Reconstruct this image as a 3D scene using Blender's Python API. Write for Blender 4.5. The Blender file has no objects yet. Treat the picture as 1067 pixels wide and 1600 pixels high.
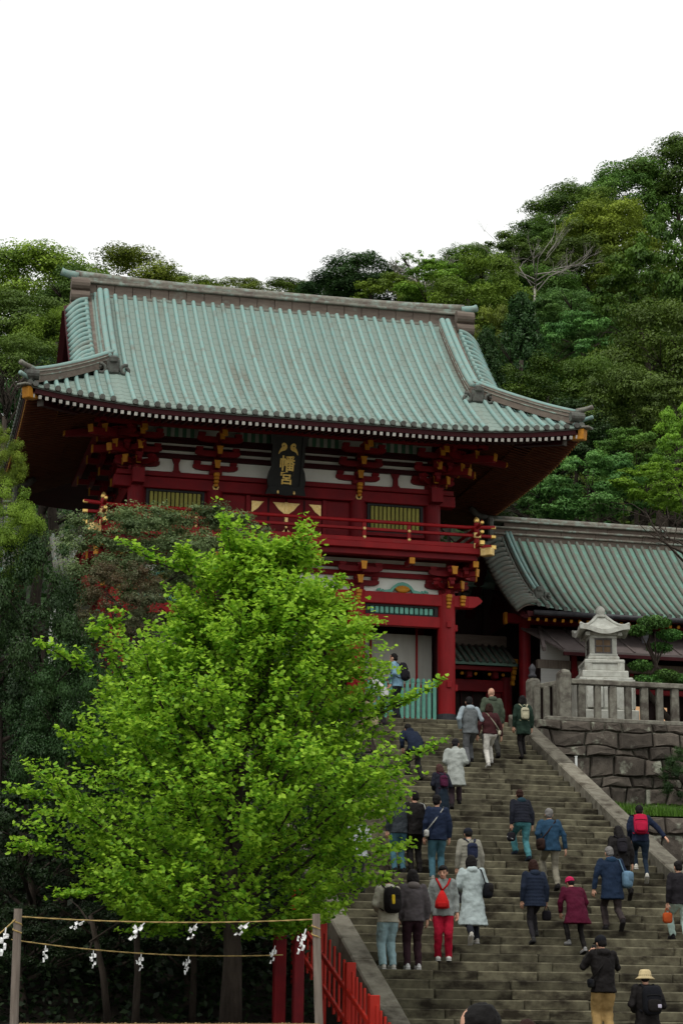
import bpy, bmesh, math, random
import numpy as np
from mathutils import Vector, Matrix, noise

S = bpy.context.scene
COL = S.collection
R = math.radians
random.seed(7)

# ------------------------------------------------------------------ camera
CAM = Vector((0.0, 0.0, 1.6))
YAW, PITCH, ROLL = R(13.1), R(13.83), R(0.6)
_f = Vector((math.sin(YAW)*math.cos(PITCH), math.cos(YAW)*math.cos(PITCH), math.sin(PITCH)))
_r = Vector((math.cos(YAW), -math.sin(YAW), 0.0))
_u = _r.cross(_f)
CR = math.cos(ROLL)*_r + math.sin(ROLL)*_u
CU = -math.sin(ROLL)*_r + math.cos(ROLL)*_u
cam_data = bpy.data.cameras.new('camera')
cam = bpy.data.objects.new('camera', cam_data)
COL.objects.link(cam)
m3 = Matrix((CR, CU, -_f)).transposed()
cam.matrix_world = Matrix.Translation(CAM) @ m3.to_4x4()
cam_data.sensor_fit = 'VERTICAL'
cam_data.sensor_height = 36.0
cam_data.lens = 3250/1600*36.0
cam_data.clip_end = 2000
cam_data.clip_start = 0.3
S.camera = cam

def at(px, py, Y):
    """world point on the plane Y that the pixel of the photograph looks at"""
    v = _f + (px-533.5)/3250*CR - (py-800)/3250*CU
    return CAM + v*((Y-CAM.y)/v.y)

# ------------------------------------------------------------------ world, sun, exposure
world = bpy.data.worlds.new('World'); S.world = world
world.use_nodes = True
wn = world.node_tree; wn.nodes.clear()
wo = wn.nodes.new('ShaderNodeOutputWorld')
bg = wn.nodes.new('ShaderNodeBackground'); bg.inputs['Strength'].default_value = 0.1
sky = wn.nodes.new('ShaderNodeTexSky'); sky.sky_type = 'NISHITA'; sky.sun_disc = False
SUN_EL, SUN_AZ = R(62), R(222)          # azimuth: compass, from +Y clockwise
sky.sun_elevation = SUN_EL; sky.sun_rotation = SUN_AZ
sky.air_density = 1.0; sky.dust_density = 3.0
hs = wn.nodes.new('ShaderNodeHueSaturation'); hs.inputs['Saturation'].default_value = 0.25
mx = wn.nodes.new('ShaderNodeMix'); mx.data_type = 'RGBA'; mx.inputs[0].default_value = 0.86
mx.inputs[7].default_value = (9.6, 9.7, 9.5, 1)     # the closed cloud layer
wn.links.new(sky.outputs[0], hs.inputs['Color'])
wn.links.new(hs.outputs[0], mx.inputs[6])
wn.links.new(mx.outputs[2], bg.inputs['Color'])
wn.links.new(bg.outputs[0], wo.inputs[0])
sun_d = bpy.data.lights.new('sun', 'SUN'); sun_d.energy = 1.5; sun_d.angle = R(14)
sun_d.color = (1.0, 0.96, 0.9)
sun = bpy.data.objects.new('sun', sun_d); COL.objects.link(sun)
sd = Vector((math.sin(SUN_AZ)*math.cos(SUN_EL), math.cos(SUN_AZ)*math.cos(SUN_EL), math.sin(SUN_EL)))
sun.rotation_euler = sd.to_track_quat('Z', 'Y').to_euler()
sun.location = (0, 20, 60)
S.view_settings.view_transform = 'Standard'
S.view_settings.look = 'None'
S.view_settings.exposure = 0.32
S.view_settings.gamma = 1.0
S.view_settings.use_curve_mapping = False
try:
    S.cycles.max_bounces = 5; S.cycles.diffuse_bounces = 2; S.cycles.glossy_bounces = 3
    S.cycles.transmission_bounces = 4; S.cycles.caustics_reflective = False
    S.cycles.use_denoising = True
except Exception:
    pass

# ------------------------------------------------------------------ materials
MATS = {}
def M(name, c1, c2=None, scale=4.0, rough=0.8, bump=0.0, bscale=40.0, rnd=0.0, metal=0.0,
      stretch=(1, 1, 1), c3=None, s3=1.0, t3=(0.5, 0.62), st3=(1, 1, 1), lo=0.35, hi=0.65, spec=0.2):
    if name in MATS: return MATS[name]
    m = bpy.data.materials.new(name); m.use_nodes = True
    nt = m.node_tree; N = nt.nodes; L = nt.links
    b = N['Principled BSDF']
    b.inputs['Roughness'].default_value = rough; b.inputs['Metallic'].default_value = metal
    b.inputs['Specular IOR Level'].default_value = spec
    tc = N.new('ShaderNodeTexCoord'); oi = N.new('ShaderNodeObjectInfo')
    off = N.new('ShaderNodeVectorMath'); off.operation = 'SCALE'; off.inputs[0].default_value = (37, 53, 71)
    L.new(oi.outputs['Random'], off.inputs['Scale'])
    add = N.new('ShaderNodeVectorMath'); add.operation = 'ADD'
    L.new(tc.outputs['Object'], add.inputs[0]); L.new(off.outputs[0], add.inputs[1])
    def nz(sc, st, det=5):
        mp = N.new('ShaderNodeMapping'); mp.inputs['Scale'].default_value = st
        L.new(add.outputs[0], mp.inputs['Vector'])
        n = N.new('ShaderNodeTexNoise'); n.inputs['Scale'].default_value = sc
        n.inputs['Detail'].default_value = det; n.inputs['Roughness'].default_value = 0.62
        L.new(mp.outputs[0], n.inputs['Vector']); return n
    def ramp(src, a, bb):
        r = N.new('ShaderNodeMapRange'); r.inputs[1].default_value = a; r.inputs[2].default_value = bb
        L.new(src, r.inputs[0]); return r.outputs[0]
    col = None
    rgb = N.new('ShaderNodeRGB'); rgb.outputs[0].default_value = (*c1, 1); col = rgb.outputs[0]
    def mix(a, fac, c):
        x = N.new('ShaderNodeMix'); x.data_type = 'RGBA'
        L.new(fac, x.inputs[0]); L.new(a, x.inputs[6])
        x.inputs[7].default_value = (*c, 1); return x.outputs[2]
    if c2: col = mix(col, ramp(nz(scale, stretch).outputs[0], lo, hi), c2)
    if c3: col = mix(col, ramp(nz(s3, st3, 7).outputs[0], *t3), c3)
    if rnd:
        h = N.new('ShaderNodeHueSaturation')
        r = N.new('ShaderNodeMapRange'); r.inputs[3].default_value = 1-rnd; r.inputs[4].default_value = 1+rnd
        L.new(oi.outputs['Random'], r.inputs[0]); L.new(r.outputs[0], h.inputs['Value'])
        L.new(col, h.inputs['Color']); col = h.outputs[0]
    L.new(col, b.inputs['Base Color'])
    if bump:
        bp = N.new('ShaderNodeBump'); bp.inputs['Strength'].default_value = bump; bp.inputs['Distance'].default_value = 0.02
        L.new(nz(bscale, stretch).outputs[0], bp.inputs['Height']); L.new(bp.outputs[0], b.inputs['Normal'])
    MATS[name] = m; return m

def leafmat(name, c_dark, c_light, trans=0.35, hue=0.02, rough=0.5, gloss=0.02, val=0.25):
    m = bpy.data.materials.new(name); m.use_nodes = True
    nt = m.node_tree; N = nt.nodes; L = nt.links; N.clear()
    out = N.new('ShaderNodeOutputMaterial')
    a = N.new('ShaderNodeAttribute'); a.attribute_name = 'rnd'
    x = N.new('ShaderNodeMix'); x.data_type = 'RGBA'
    x.inputs[6].default_value = (*c_dark, 1); x.inputs[7].default_value = (*c_light, 1)
    L.new(a.outputs['Fac'], x.inputs[0])
    oi = N.new('ShaderNodeObjectInfo'); h = N.new('ShaderNodeHueSaturation')
    r = N.new('ShaderNodeMapRange'); r.inputs[3].default_value = 0.5-hue; r.inputs[4].default_value = 0.5+hue
    v = N.new('ShaderNodeMapRange'); v.inputs[3].default_value = 1-val; v.inputs[4].default_value = 1+val
    L.new(oi.outputs['Random'], r.inputs[0]); L.new(r.outputs[0], h.inputs['Hue'])
    L.new(oi.outputs['Random'], v.inputs[0]); L.new(v.outputs[0], h.inputs['Value'])
    L.new(x.outputs[2], h.inputs['Color'])
    d = N.new('ShaderNodeBsdfDiffuse'); t = N.new('ShaderNodeBsdfTranslucent'); g = N.new('ShaderNodeBsdfGlossy')
    g.inputs['Roughness'].default_value = rough
    L.new(h.outputs[0], d.inputs['Color']); L.new(h.outputs[0], t.inputs['Color'])
    m1 = N.new('ShaderNodeMixShader'); m1.inputs[0].default_value = trans
    L.new(d.outputs[0], m1.inputs[1]); L.new(t.outputs[0], m1.inputs[2])
    m2 = N.new('ShaderNodeMixShader'); m2.inputs[0].default_value = gloss
    L.new(m1.outputs[0], m2.inputs[1]); L.new(g.outputs[0], m2.inputs[2])
    L.new(m2.outputs[0], out.inputs['Surface'])
    MATS[name] = m; return m

# surfaces
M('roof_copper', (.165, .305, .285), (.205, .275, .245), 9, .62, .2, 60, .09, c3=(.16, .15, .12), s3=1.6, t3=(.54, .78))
M('roof_pan', (.185, .26, .232), (.185, .225, .192), 22, .75, .2, 70, 0, stretch=(3, .5, .5), c3=(.15, .145, .115), s3=1.1, t3=(.52, .78), st3=(2, .35, .35))
M('roof_copper_dark', (.10, .135, .115), (.12, .11, .09), 6, .65, .3, 60, .1, c3=(.10, .09, .075), s3=2.2, t3=(.45, .7))  # tile ribs of the corridor, their shadow put into the dark colour
M('roof_pan_dark', (.13, .26, .21), (.135, .19, .15), 5, .75, .3, 70, 0, c3=(.11, .10, .08), s3=1.2, t3=(.52, .85))
M('tile_end', (.10, .11, .095), (.06, .055, .05), 10, .7, .3, 60, .2)
M('ridge_brown', (.155, .125, .10), (.11, .085, .07), 5, .7, .3, 50, .08, stretch=(.4, 1, 2), c3=(.22, .25, .21), s3=2.5, t3=(.6, .8))
M('ridge_edge', (.19, .19, .155), (.12, .10, .085), 5, .7, .3, 50, .05, c3=(.24, .33, .29), s3=4, t3=(.5, .7))
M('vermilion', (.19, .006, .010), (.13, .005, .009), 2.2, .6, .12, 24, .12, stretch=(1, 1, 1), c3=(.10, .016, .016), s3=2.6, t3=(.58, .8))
M('vermilion_bright', (.31, .010, .013), (.23, .008, .011), 2.0, .55, .12, 24, .10, stretch=(1.5, 1.5, .5), c3=(.19, .035, .03), s3=2.0, t3=(.58, .8))
M('rafter_brown', (.105, .030, .010), (.07, .018, .007), 3, .8)
M('rafter_gilt', (.26, .12, .02), (.2, .085, .014), 6, .6)
M('vermilion_dark', (.042, .003, .005), (.030, .0025, .004), 3, .65, .06, 30, .06)  # near-black copy of the red: under-eave shade put into the colour
M('ochre', (.50, .22, .02), (.40, .16, .015), 8, .55, .05, 30, .08)
M('gold', (.85, .62, .22), (.72, .46, .12), 14, .38, .2, 60, .05, metal=.75, c3=(.3, .2, .06), s3=30, t3=(.6, .7))
M('gold_pale', (.82, .62, .28), (.70, .48, .16), 14, .4, .2, 60, .05, metal=.5, c3=(.4, .28, .1), s3=30, t3=(.6, .7))
M('plaster', (.78, .80, .74), (.70, .71, .65), 2, .9, .05, 60)
M('white_tip', (.52, .50, .46), (.42, .40, .36), 8, .7, 0, 1, .1)
M('grey_tip', (.16, .15, .14), (.12, .11, .10), 8, .7, 0, 1, .1)
M('slat_green', (.06, .16, .10), (.05, .12, .08), 6, .7, .05, 40, .05)
M('slat_grey', (.34, .36, .34), (.28, .30, .28), 6, .8, .05, 40, .05)
M('slat_olive', (.30, .28, .06), (.22, .22, .05), 6, .6, .05, 40, .12)
M('slat_teal', (.16, .42, .33), (.12, .34, .27), 6, .6, .05, 40, .1)
M('black_wood', (.012, .013, .013), (.02, .02, .02), 6, .5, .05, 40)
M('plaque_black', (.010, .012, .013), (.016, .018, .018), 4, .4, .03, 40)
M('letter_gold', (.80, .60, .20), (.62, .42, .10), 12, .45, .1, 60, 0, metal=.4)
M('grey_board', (.47, .47, .42), (.38, .37, .33), 2, .85, .1, 40, .05, stretch=(3, 3, .3))
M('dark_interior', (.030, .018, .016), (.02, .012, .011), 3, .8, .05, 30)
M('step_stone', (.138, .128, .084), (.070, .062, .041), 5, .92, .5, 55, .34, c3=(.022, .018, .012), s3=1.7, t3=(.47, .63), st3=(.9, 1, 1.8), spec=.15)
M('coping_stone', (.175, .165, .13), (.115, .103, .08), 5, .9, .6, 60, .30, c3=(.050, .042, .030), s3=2.2, t3=(.50, .66))
M('wall_stone', (.105, .090, .074), (.062, .052, .043), 5, .94, 1.0, 30, .32, c3=(.27, .28, .22), s3=1.6, t3=(.57, .66), spec=.15)
M('wall_gap', (.16, .16, .12), (.05, .045, .035), 8, .95, .5, 40)
M('fence_stone', (.20, .195, .16), (.105, .095, .078), 7, .9, .6, 60, .15, c3=(.07, .06, .05), s3=2.4, t3=(.5, .64))
M('lantern_stone', (.47, .48, .43), (.34, .34, .30), 6, .9, .4, 60, .05, c3=(.22, .20, .16), s3=3.0, t3=(.56, .72), st3=(1, 1, .5))
M('soil', (.018, .014, .010), (.011, .009, .007), 3, .95, .6, 20)
M('plaza_gravel', (.24, .22, .19), (.17, .155, .13), 30, .95, .4, 90)
M('terrace_gravel', (.28, .26, .22), (.2, .18, .15), 30, .95, .4, 90)
M('hill_soil', (.020, .026, .012), (.012, .014, .008), 1.2, .95, .6, 10)
M('bark', (.050, .039, .030), (.024, .018, .014), 9, .92, .8, 30, .1, stretch=(1, 1, .25))
M('bark_pale', (.30, .28, .25), (.18, .165, .145), 8, .9, .6, 30, .1, stretch=(1, 1, .3))
M('weathered_wood', (.22, .185, .155), (.13, .105, .085), 8, .85, .5, 40, .08, stretch=(2, 2, .2))
M('weathered_dark', (.13, .12, .115), (.085, .075, .07), 8, .85, .4, 40, .08, stretch=(2, 2, .2))
M('post_red', (.40, .020, .010), (.32, .014, .008), 3, .5, .06, 30, .05)
M('bamboo', (.32, .22, .10), (.2, .13, .06), 8, .6, .1, 40, .15)
M('straw', (.38, .28, .11), (.27, .19, .075), 30, .9, .3, 90)
M('paper', (.80, .81, .80), (.74, .75, .75), 5, .85)
M('amber_glass', (.16, .10, .05), (.11, .065, .03), 5, .35)
M('screen_white', (.50, .50, .48), (.44, .44, .42), 2, .85, .1, 60, stretch=(.2, 1, 6))
M('pent_metal', (.135, .112, .108), (.10, .082, .078), 3, .5, .1, 30, .05)
M('pipe_white', (.6, .62, .6))
M('metal_dark', (.05, .05, .055), (.03, .03, .035), 5, .5)
M('grass_blade', (.13, .22, .03), (.08, .16, .02), 4, .7, 0, 1)

def lit(name, col, strength):
    m = bpy.data.materials.new(name); m.use_nodes = True
    b = m.node_tree.nodes['Principled BSDF']
    b.inputs['Base Color'].default_value = (*col, 1)
    b.inputs['Emission Color'].default_value = (*col, 1)
    b.inputs['Emission Strength'].default_value = strength
    MATS[name] = m; return m
lit('lit_paper', (.9, .52, .26), .35)

leafmat('leaf_ginkgo', (.085, .27, .012), (.34, .59, .042), .42, .010, .55, .015, .0)
leafmat('leaf_ever', (.035, .078, .012), (.135, .235, .036), .2, .018)
leafmat('leaf_ever_light', (.075, .13, .012), (.25, .35, .036), .2, .015)
leafmat('leaf_yellow', (.060, .108, .010), (.195, .30, .030), .2, .02)
leafmat('leaf_olive', (.026, .062, .007), (.098, .180, .020), .2, .015)
leafmat('leaf_blue', (.032, .092, .020), (.13, .26, .056), .2, .015)
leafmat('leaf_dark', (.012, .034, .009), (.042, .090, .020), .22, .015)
leafmat('leaf_gloom', (.006, .017, .005), (.022, .046, .012), .2, .015)  # dimmer copy of leaf_dark: shade behind the ginkgo put into the colour
leafmat('leaf_conifer', (.012, .032, .008), (.040, .082, .020), .2, .015)
leafmat('leaf_lime', (.10, .19, .016), (.24, .38, .035), .35, .02)
leafmat('leaf_grass', (.045, .10, .010), (.11, .22, .025), .35, .02)
leafmat('leaf_rust', (.085, .045, .022), (.10, .13, .06), .25, .02)
leafmat('leaf_shrub', (.06, .10, .035), (.17, .24, .09), .25, .02)

# ------------------------------------------------------------------ geometry helpers
def mesh(name, v, f, smooth=False, rnd=None):
    me = bpy.data.meshes.new(name)
    me.from_pydata(v, [], f)
    if smooth: me.polygons.foreach_set('use_smooth', [True]*len(me.polygons))
    if rnd is not None:
        at_ = me.attributes.new('rnd', 'FLOAT', 'FACE'); at_.data.foreach_set('value', rnd)
    me.update(); return me

class MB:
    def __init__(s): s.v = []; s.f = []; s.sm = False
    def raw(s, v, f):
        o = len(s.v); s.v += [tuple(p) for p in v]; s.f += [tuple(i+o for i in q) for q in f]; return s
    def box(s, c, d, rot=None, ch=0.0, taper=1.0):
        hx, hy, hz = d[0]/2, d[1]/2, d[2]/2
        if ch <= 0:
            v = [(x*hx*(taper if z > 0 else 1), y*hy*(taper if z > 0 else 1), z*hz) for z in (-1, 1) for y in (-1, 1) for x in (-1, 1)]
            f = [(0, 2, 3, 1), (4, 5, 7, 6), (0, 1, 5, 4), (2, 6, 7, 3), (0, 4, 6, 2), (1, 3, 7, 5)]
        else:
            bm = bmesh.new(); bmesh.ops.create_cube(bm, size=1.0)
            for q in bm.verts:
                t = taper if q.co.z > 0 else 1
                q.co = Vector((q.co.x*d[0]*t, q.co.y*d[1]*t, q.co.z*d[2]))
            bmesh.ops.bevel(bm, geom=list(bm.edges), offset=min(ch, .45*min(d)), segments=1, affect='EDGES')
            bm.verts.index_update()
            v = [tuple(q.co) for q in bm.verts]; f = [tuple(q.index for q in p.verts) for p in bm.faces]; bm.free()
        mt = Matrix.Translation(Vector(c))
        if rot is not None: mt = mt @ (rot if isinstance(rot, Matrix) else rot_m(rot)).to_4x4()
        return s.raw([mt @ Vector(p) for p in v], f)
    def box2(s, a, b, ch=0.0):
        return s.box([(a[i]+b[i])/2 for i in range(3)], [abs(b[i]-a[i]) for i in range(3)], None, ch)
    def tube(s, pts, rad, seg=8, cap=True, flat=1.0, half=False, up=None):
        pts = [Vector(p) for p in pts]; n = len(pts)
        if not hasattr(rad, '__len__'): rad = [rad]*n
        prev = None; rings = []; o = len(s.v)
        for i, p in enumerate(pts):
            t = (pts[min(i+1, n-1)]-pts[max(i-1, 0)])
            if t.length < 1e-9: t = Vector((0, 0, 1))
            t.normalize()
            if prev is None:
                ref = up if up is not None else (Vector((0, 0, 1)) if abs(t.z) < .9 else Vector((0, 1, 0)))
                x = t.cross(ref).normalized()
            else:
                x = (prev - t*prev.dot(t)).normalized()
            prev = x; y = x.cross(t).normalized() if False else t.cross(x).normalized()*-1
            r_ = rad[i]
            cnt = seg+1 if half else seg
            for k in range(cnt):
                a = (math.pi*k/seg) if half else (2*math.pi*k/seg)
                s.v.append(tuple(p + x*math.cos(a)*r_ + y*math.sin(a)*r_*flat))
        cnt = seg+1 if half else seg
        for i in range(n-1):
            for k in range(seg):
                a = o+i*cnt+k; b = o+i*cnt+((k+1) % cnt if not half else k+1)
                s.f.append((a, b, b+cnt, a+cnt))
        if cap:
            s.f.append(tuple(o+k for k in range(cnt))[::-1]); s.f.append(tuple(o+(n-1)*cnt+k for k in range(cnt)))
        return s
    def cyl(s, a, b, r1, r2=None, seg=12): return s.tube([a, b], [r1, r1 if r2 is None else r2], seg)
    def lathe(s, prof, seg=16, c=(0, 0, 0), sq=None):
        o = len(s.v); n = len(prof)
        for r_, z in prof:
            for k in range(seg):
                a = 2*math.pi*(k+.5)/seg
                s.v.append((c[0]+r_*math.cos(a), c[1]+r_*math.sin(a), c[2]+z))
        for i in range(n-1):
            for k in range(seg):
                a = o+i*seg+k; b = o+i*seg+(k+1) % seg
                s.f.append((a, b, b+seg, a+seg))
        s.f.append(tuple(o+k for k in range(seg))[::-1]); s.f.append(tuple(o+(n-1)*seg+k for k in range(seg)))
        return s
    def prism(s, poly, depth, mt):
        """poly: 2D outline in local x,z; extruded along local y by depth, centred"""
        n = len(poly); o = len(s.v)
        for y in (-depth/2, depth/2):
            for x, z in poly: s.v.append(tuple(mt @ Vector((x, y, z))))
        s.f.append(tuple(o+i for i in range(n))); s.f.append(tuple(o+n+i for i in range(n))[::-1])
        for i in range(n):
            j = (i+1) % n; s.f.append((o+j, o+i, o+n+i, o+n+j))
        return s
    def ell(s, c, r, u=10, w=7, rot=None):
        o = len(s.v); mt = Matrix.Translation(Vector(c))
        if rot is not None: mt = mt @ rot_m(rot).to_4x4()
        for i in range(1, w):
            th = math.pi*i/w
            for k in range(u):
                a = 2*math.pi*k/u
                s.v.append(tuple(mt @ Vector((r[0]*math.sin(th)*math.cos(a), r[1]*math.sin(th)*math.sin(a), r[2]*math.cos(th)))))
        t = len(s.v); s.v.append(tuple(mt @ Vector((0, 0, r[2])))); s.v.append(tuple(mt @ Vector((0, 0, -r[2]))))
        for i in range(w-2):
            for k in range(u):
                a = o+i*u+k; b = o+i*u+(k+1) % u
                s.f.append((a, a+u, b+u, b))
        for k in range(u):
            s.f.append((t, o+k, o+(k+1) % u)); q = o+(w-2)*u
            s.f.append((t+1, q+(k+1) % u, q+k))
        return s
    def grid(s, fn, nu, nv):
        o = len(s.v)
        for j in range(nv+1):
            for i in range(nu+1): s.v.append(tuple(fn(i/nu, j/nv)))
        for j in range(nv):
            for i in range(nu):
                a = o+j*(nu+1)+i; s.f.append((a, a+1, a+nu+2, a+nu+1))
        return s
    def mesh(s, name, smooth=False): return mesh(name, s.v, s.f, smooth)

def rot_m(e):
    from mathutils import Euler
    return Euler(e).to_matrix()

WORLD = {}      # Empties whose children are given in world coordinates
def O(name, me, mat, parent=None, loc=(0, 0, 0), rot=(0, 0, 0), scale=(1, 1, 1), smooth=None):
    if isinstance(me, MB): me = me.mesh(name, bool(smooth))
    o = bpy.data.objects.new(name, me); COL.objects.link(o)
    if mat is not None and not me.materials:
        for x in (mat if isinstance(mat, (list, tuple)) else [mat]): me.materials.append(MATS[x] if isinstance(x, str) else x)
    o.location = loc; o.rotation_euler = rot; o.scale = scale
    if parent is not None:
        o.parent = parent
        if parent.name in WORLD: o.matrix_parent_inverse = Matrix.Translation(-WORLD[parent.name])
    return o
def E(name, loc, label=None, cat=None, group=None, rz=0.0, local=False, kind=None):
    o = bpy.data.objects.new(name, None); COL.objects.link(o); o.location = loc; o.rotation_euler = (0, 0, rz)
    if not local: WORLD[o.name] = Vector(loc)
    return tag(o, label, cat, group, kind)
def tag(o, label=None, cat=None, group=None, kind=None):
    if label: o['label'] = label
    if cat: o['category'] = cat
    if group: o['group'] = group
    if kind: o['kind'] = kind
    return o
def copy_tree(o, parent=None):
    c = o.copy(); COL.objects.link(c)
    if parent is not None: c.parent = parent; c.matrix_parent_inverse = o.matrix_parent_inverse.copy()
    for ch in list(o.children): copy_tree(ch, c)
    return c
# ------------------------------------------------------------------ ground, terrain, stairs
XL, XR = 9.15, 16.68           # clear width of the stairs
RISE, RUN = 0.17, 0.3908
def stepY(n): return 34.25 + (RISE*n-1.62)/.435     # front of step n, its tread at RISE*n
NSTEP = 55; TOP = RISE*NSTEP                          # 9.35
YT = stepY(NSTEP)
def stair_z(Y): return max(0.0, min(TOP, 1.62+.435*(Y-34.25)))

def fbm(x, y, s=1.0): return noise.fractal(Vector((x*s, y*s, 3.1)), 1.0, 2.0, 4)

# the plaza: one sheet to the horizon, with the shrine mound cut into it as terrain sheets
O('plaza_ground', MB().box2((-700, -300, -.4), (700, 900, 0.0)), 'plaza_gravel')['kind'] = 'structure'
O('terrace_ground', MB().box2((-34, YT+.42, .02), (46, 63.5, TOP-.004)), 'terrace_gravel')['kind'] = 'structure'

def bank_left(u, v):
    X = -40+u*48.72; Y = 26.5+v*(YT+.6-26.5)
    b = 1.5 if Y < 37 else 1.5+(Y-37)*(TOP-1.55)/(YT-37)
    if Y < 28: b = 1.5*max(0, (Y-26.5)/1.5)**.3
    return (X, Y, min(TOP-.02, b+.12*fbm(X, Y, .5)*(1 if Y > 28 else 0)))
O('left_bank', MB().grid(bank_left, 60, 34), 'soil', smooth=True)['kind'] = 'structure'
def bank_right(u, v):
    X = 17.12+u*30; Y = 29+v*(47.2-29)
    b = 3.9 if Y > 40 else 3.9*max(0, (Y-30)/10)
    b = min(b, stair_z(Y)-.35) if X < 17.6 else b
    return (X, Y, max(.0, b+.1*fbm(X, Y, .6)))
O('right_bank', MB().grid(bank_right, 40, 30), 'soil', smooth=True)['kind'] = 'structure'
def ledge(u, v):
    X = 17.14+u*28; Y = 47.35+v*3.8
    return (X, Y, 6.55+v*.35+.06*fbm(X, Y, .8))
O('grass_ledge', MB().grid(ledge, 40, 8), 'soil', smooth=True)['kind'] = 'structure'

def hill_z(X, Y):
    sl = .40+.22*min(1, max(0, (X-18)/22))+.22*min(1, max(0, (2-X)/18))
    d = max(0, Y-63)
    return TOP-.3 + sl*min(d, 75) + .8*fbm(X, Y, .09)*min(1, d/6)
def hill_fn(u, v):
    X = -90+u*220; Y = 62.5+v*110
    return (X, Y, hill_z(X, Y))
O('wooded_hill', MB().grid(hill_fn, 70, 44), 'hill_soil', smooth=True)['kind'] = 'structure'

# stairs: a dark core with every step stone laid on it
core = MB()
for n in range(1, NSTEP+1):
    y1 = YT+.43
    core.box2((XL-.02, stepY(n)+.10, RISE*(n-1)-.2 if n > 1 else -.2), (XR+.02, y1 if n == NSTEP else stepY(n+1)+.14, RISE*n-.10))
stairs = O('stone_stairs', core, 'wall_gap'); stairs['kind'] = 'structure'
rs = random.Random(11)
for n in range(1, NSTEP+1):
    y0 = stepY(n); z1 = RISE*n
    vis = y0 > 33.0
    xs = [XL]
    if vis:
        while True:
            w = rs.uniform(.8, 1.9)
            if xs[-1]+w > XR-.6: break
            xs.append(xs[-1]+w)
    else:
        xs.append((XL+XR)/2)
    xs.append(XR)
    for a, b in zip(xs[:-1], xs[1:]):
        dz = rs.uniform(-.010, .005); dy = rs.uniform(-.018, .018)
        mb = MB().box((0, 0, 0), (b-a-.014, .47, RISE+.012), None, .022)
        O('step_stone', mb, 'step_stone', stairs, ((a+b)/2, y0+.235+dy, z1-(RISE+.012)/2+dz), (0, 0, rs.uniform(-.003, .003)))

# copings (sloping slabs that edge the stairs)
def coping(x0, x1, y0, y1, label, seed):
    rr = random.Random(seed)
    t = E('stair_coping', ((x0+x1)/2, y0, stair_z(y0)), label, 'coping')
    y = y0
    while y < y1-.2:
        L = min(rr.uniform(1.7, 2.7), y1-y)
        ya, yb = y+.008, y+L-.008
        d = rr.uniform(-.012, .012)
        v = []
        for Y in (ya, yb):
            zt = 1.62+.435*(Y-34.25)+.17+d+rr.uniform(-.012, .012)
            for X, dz in ((x0, -.75), (x1, -.75), (x1, -.03), (x1-.03, 0), (x0+.03, 0), (x0, -.03)): v.append((X, Y, zt+dz))
        f = [(0, 1, 2, 3, 4, 5)[::1], tuple(range(6, 12))[::-1]]
        for i in range(6): j = (i+1) % 6; f.append((j, i, i+6, j+6))
        o = O('slab', MB().raw(v, f), 'coping_stone', t)
        y += L
    return t
coping(XL-.40, XL-.004, 30.2, YT+.3, 'sloping grey stone coping on the ginkgo side of the stairs', 3)
coping(XR+.004, XR+.44, 30.2, YT+.1, 'mossy sloping stone coping below the rubble retaining wall', 5)

# ------------------------------------------------------------------ rubble retaining walls
def rubble(name_label, x0, x1, Y, z0, z1, rows, seed, wmin=.40, wmax=1.05):
    rr = random.Random(seed)
    root = E('retaining_wall', (x0, Y, z0), name_label, 'stone wall')
    O('mortar', MB().box2((x0+.25, Y+.06, z0-1.5), (x1, Y+1.0, z1-.02)), 'wall_gap', root)
    hs_ = [rr.uniform(.6, 1.35) for _ in range(rows)]; tot = sum(hs_); zs = [z0]
    for h in hs_: zs.append(zs[-1]+(z1-z0)*h/tot)
    ph = [rr.uniform(0, 99) for _ in range(rows+1)]
    def bz(k, x): return zs[k]+(0 if k in (0, rows) else .13*noise.noise(Vector((x*.9, ph[k], 0)))+.06*noise.noise(Vector((x*2.7, ph[k], 5))))
    for k in range(rows):
        x = x0+rr.uniform(-.3, 0); lean_ = 0
        while x < x1:
            w = rr.uniform(wmin, wmax)*(.8+.7*(zs[k+1]-zs[k])); l2 = rr.uniform(-.05, .05)
            a, b = x+.012, x+w-.012
            ring = [(a+(b-a)*t-lean_*(1-t)-l2*t, bz(k, a+(b-a)*t)+.012) for t in (0, .33, .67, 1)]
            ring += [(a+(b-a)*t+lean_*(1-t)+l2*t, bz(k+1, a+(b-a)*t)-.012) for t in (1, .67, .33, 0)]
            lean_ = l2
            cx = sum(p[0] for p in ring)/8; cz = sum(p[1] for p in ring)/8; v = []; d = rr.uniform(-.07, .05)
            for ins, dy in ((0, .14), (.010, -.03), (.035, -.072), (.10, -.082)):
                for q, (px, pz) in enumerate(ring):
                    dx, dz = cx-px, cz-pz; L = math.hypot(dx, dz)+1e-6; m_ = min(ins, L*.5)*(1.5 if q in (0, 3, 4, 7) else 1)
                    j = noise.noise(Vector((px*3, pz*3, ins*30+seed)))*.03
                    v.append((px+dx/L*m_-cx, dy+d*(dy < .1)+j*(dy < .1), pz+dz/L*m_-cz))
            v.append((0, -.085+d+rr.uniform(-.02, .02), 0)); f = []
            for r_ in range(3):
                for q in range(8): f.append((r_*8+q, r_*8+(q+1) % 8, r_*8+8+(q+1) % 8, r_*8+8+q))
            for q in range(8): f.append((24+q, 24+(q+1) % 8, 32))
            O('wall_stone', mesh('wall_stone', v, f, False), 'wall_stone', root, (cx, Y, cz))
            x += w
    return root
rubble('tall mossy rubble stone wall under the lantern terrace', 17.25, 33, 51.05, 6.75, TOP-.02, 7, 24, .34, .88)
rubble('low dark rubble wall below the grassy ledge', 17.3, 33, 47.1, 3.9, 6.5, 5, 22)
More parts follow.
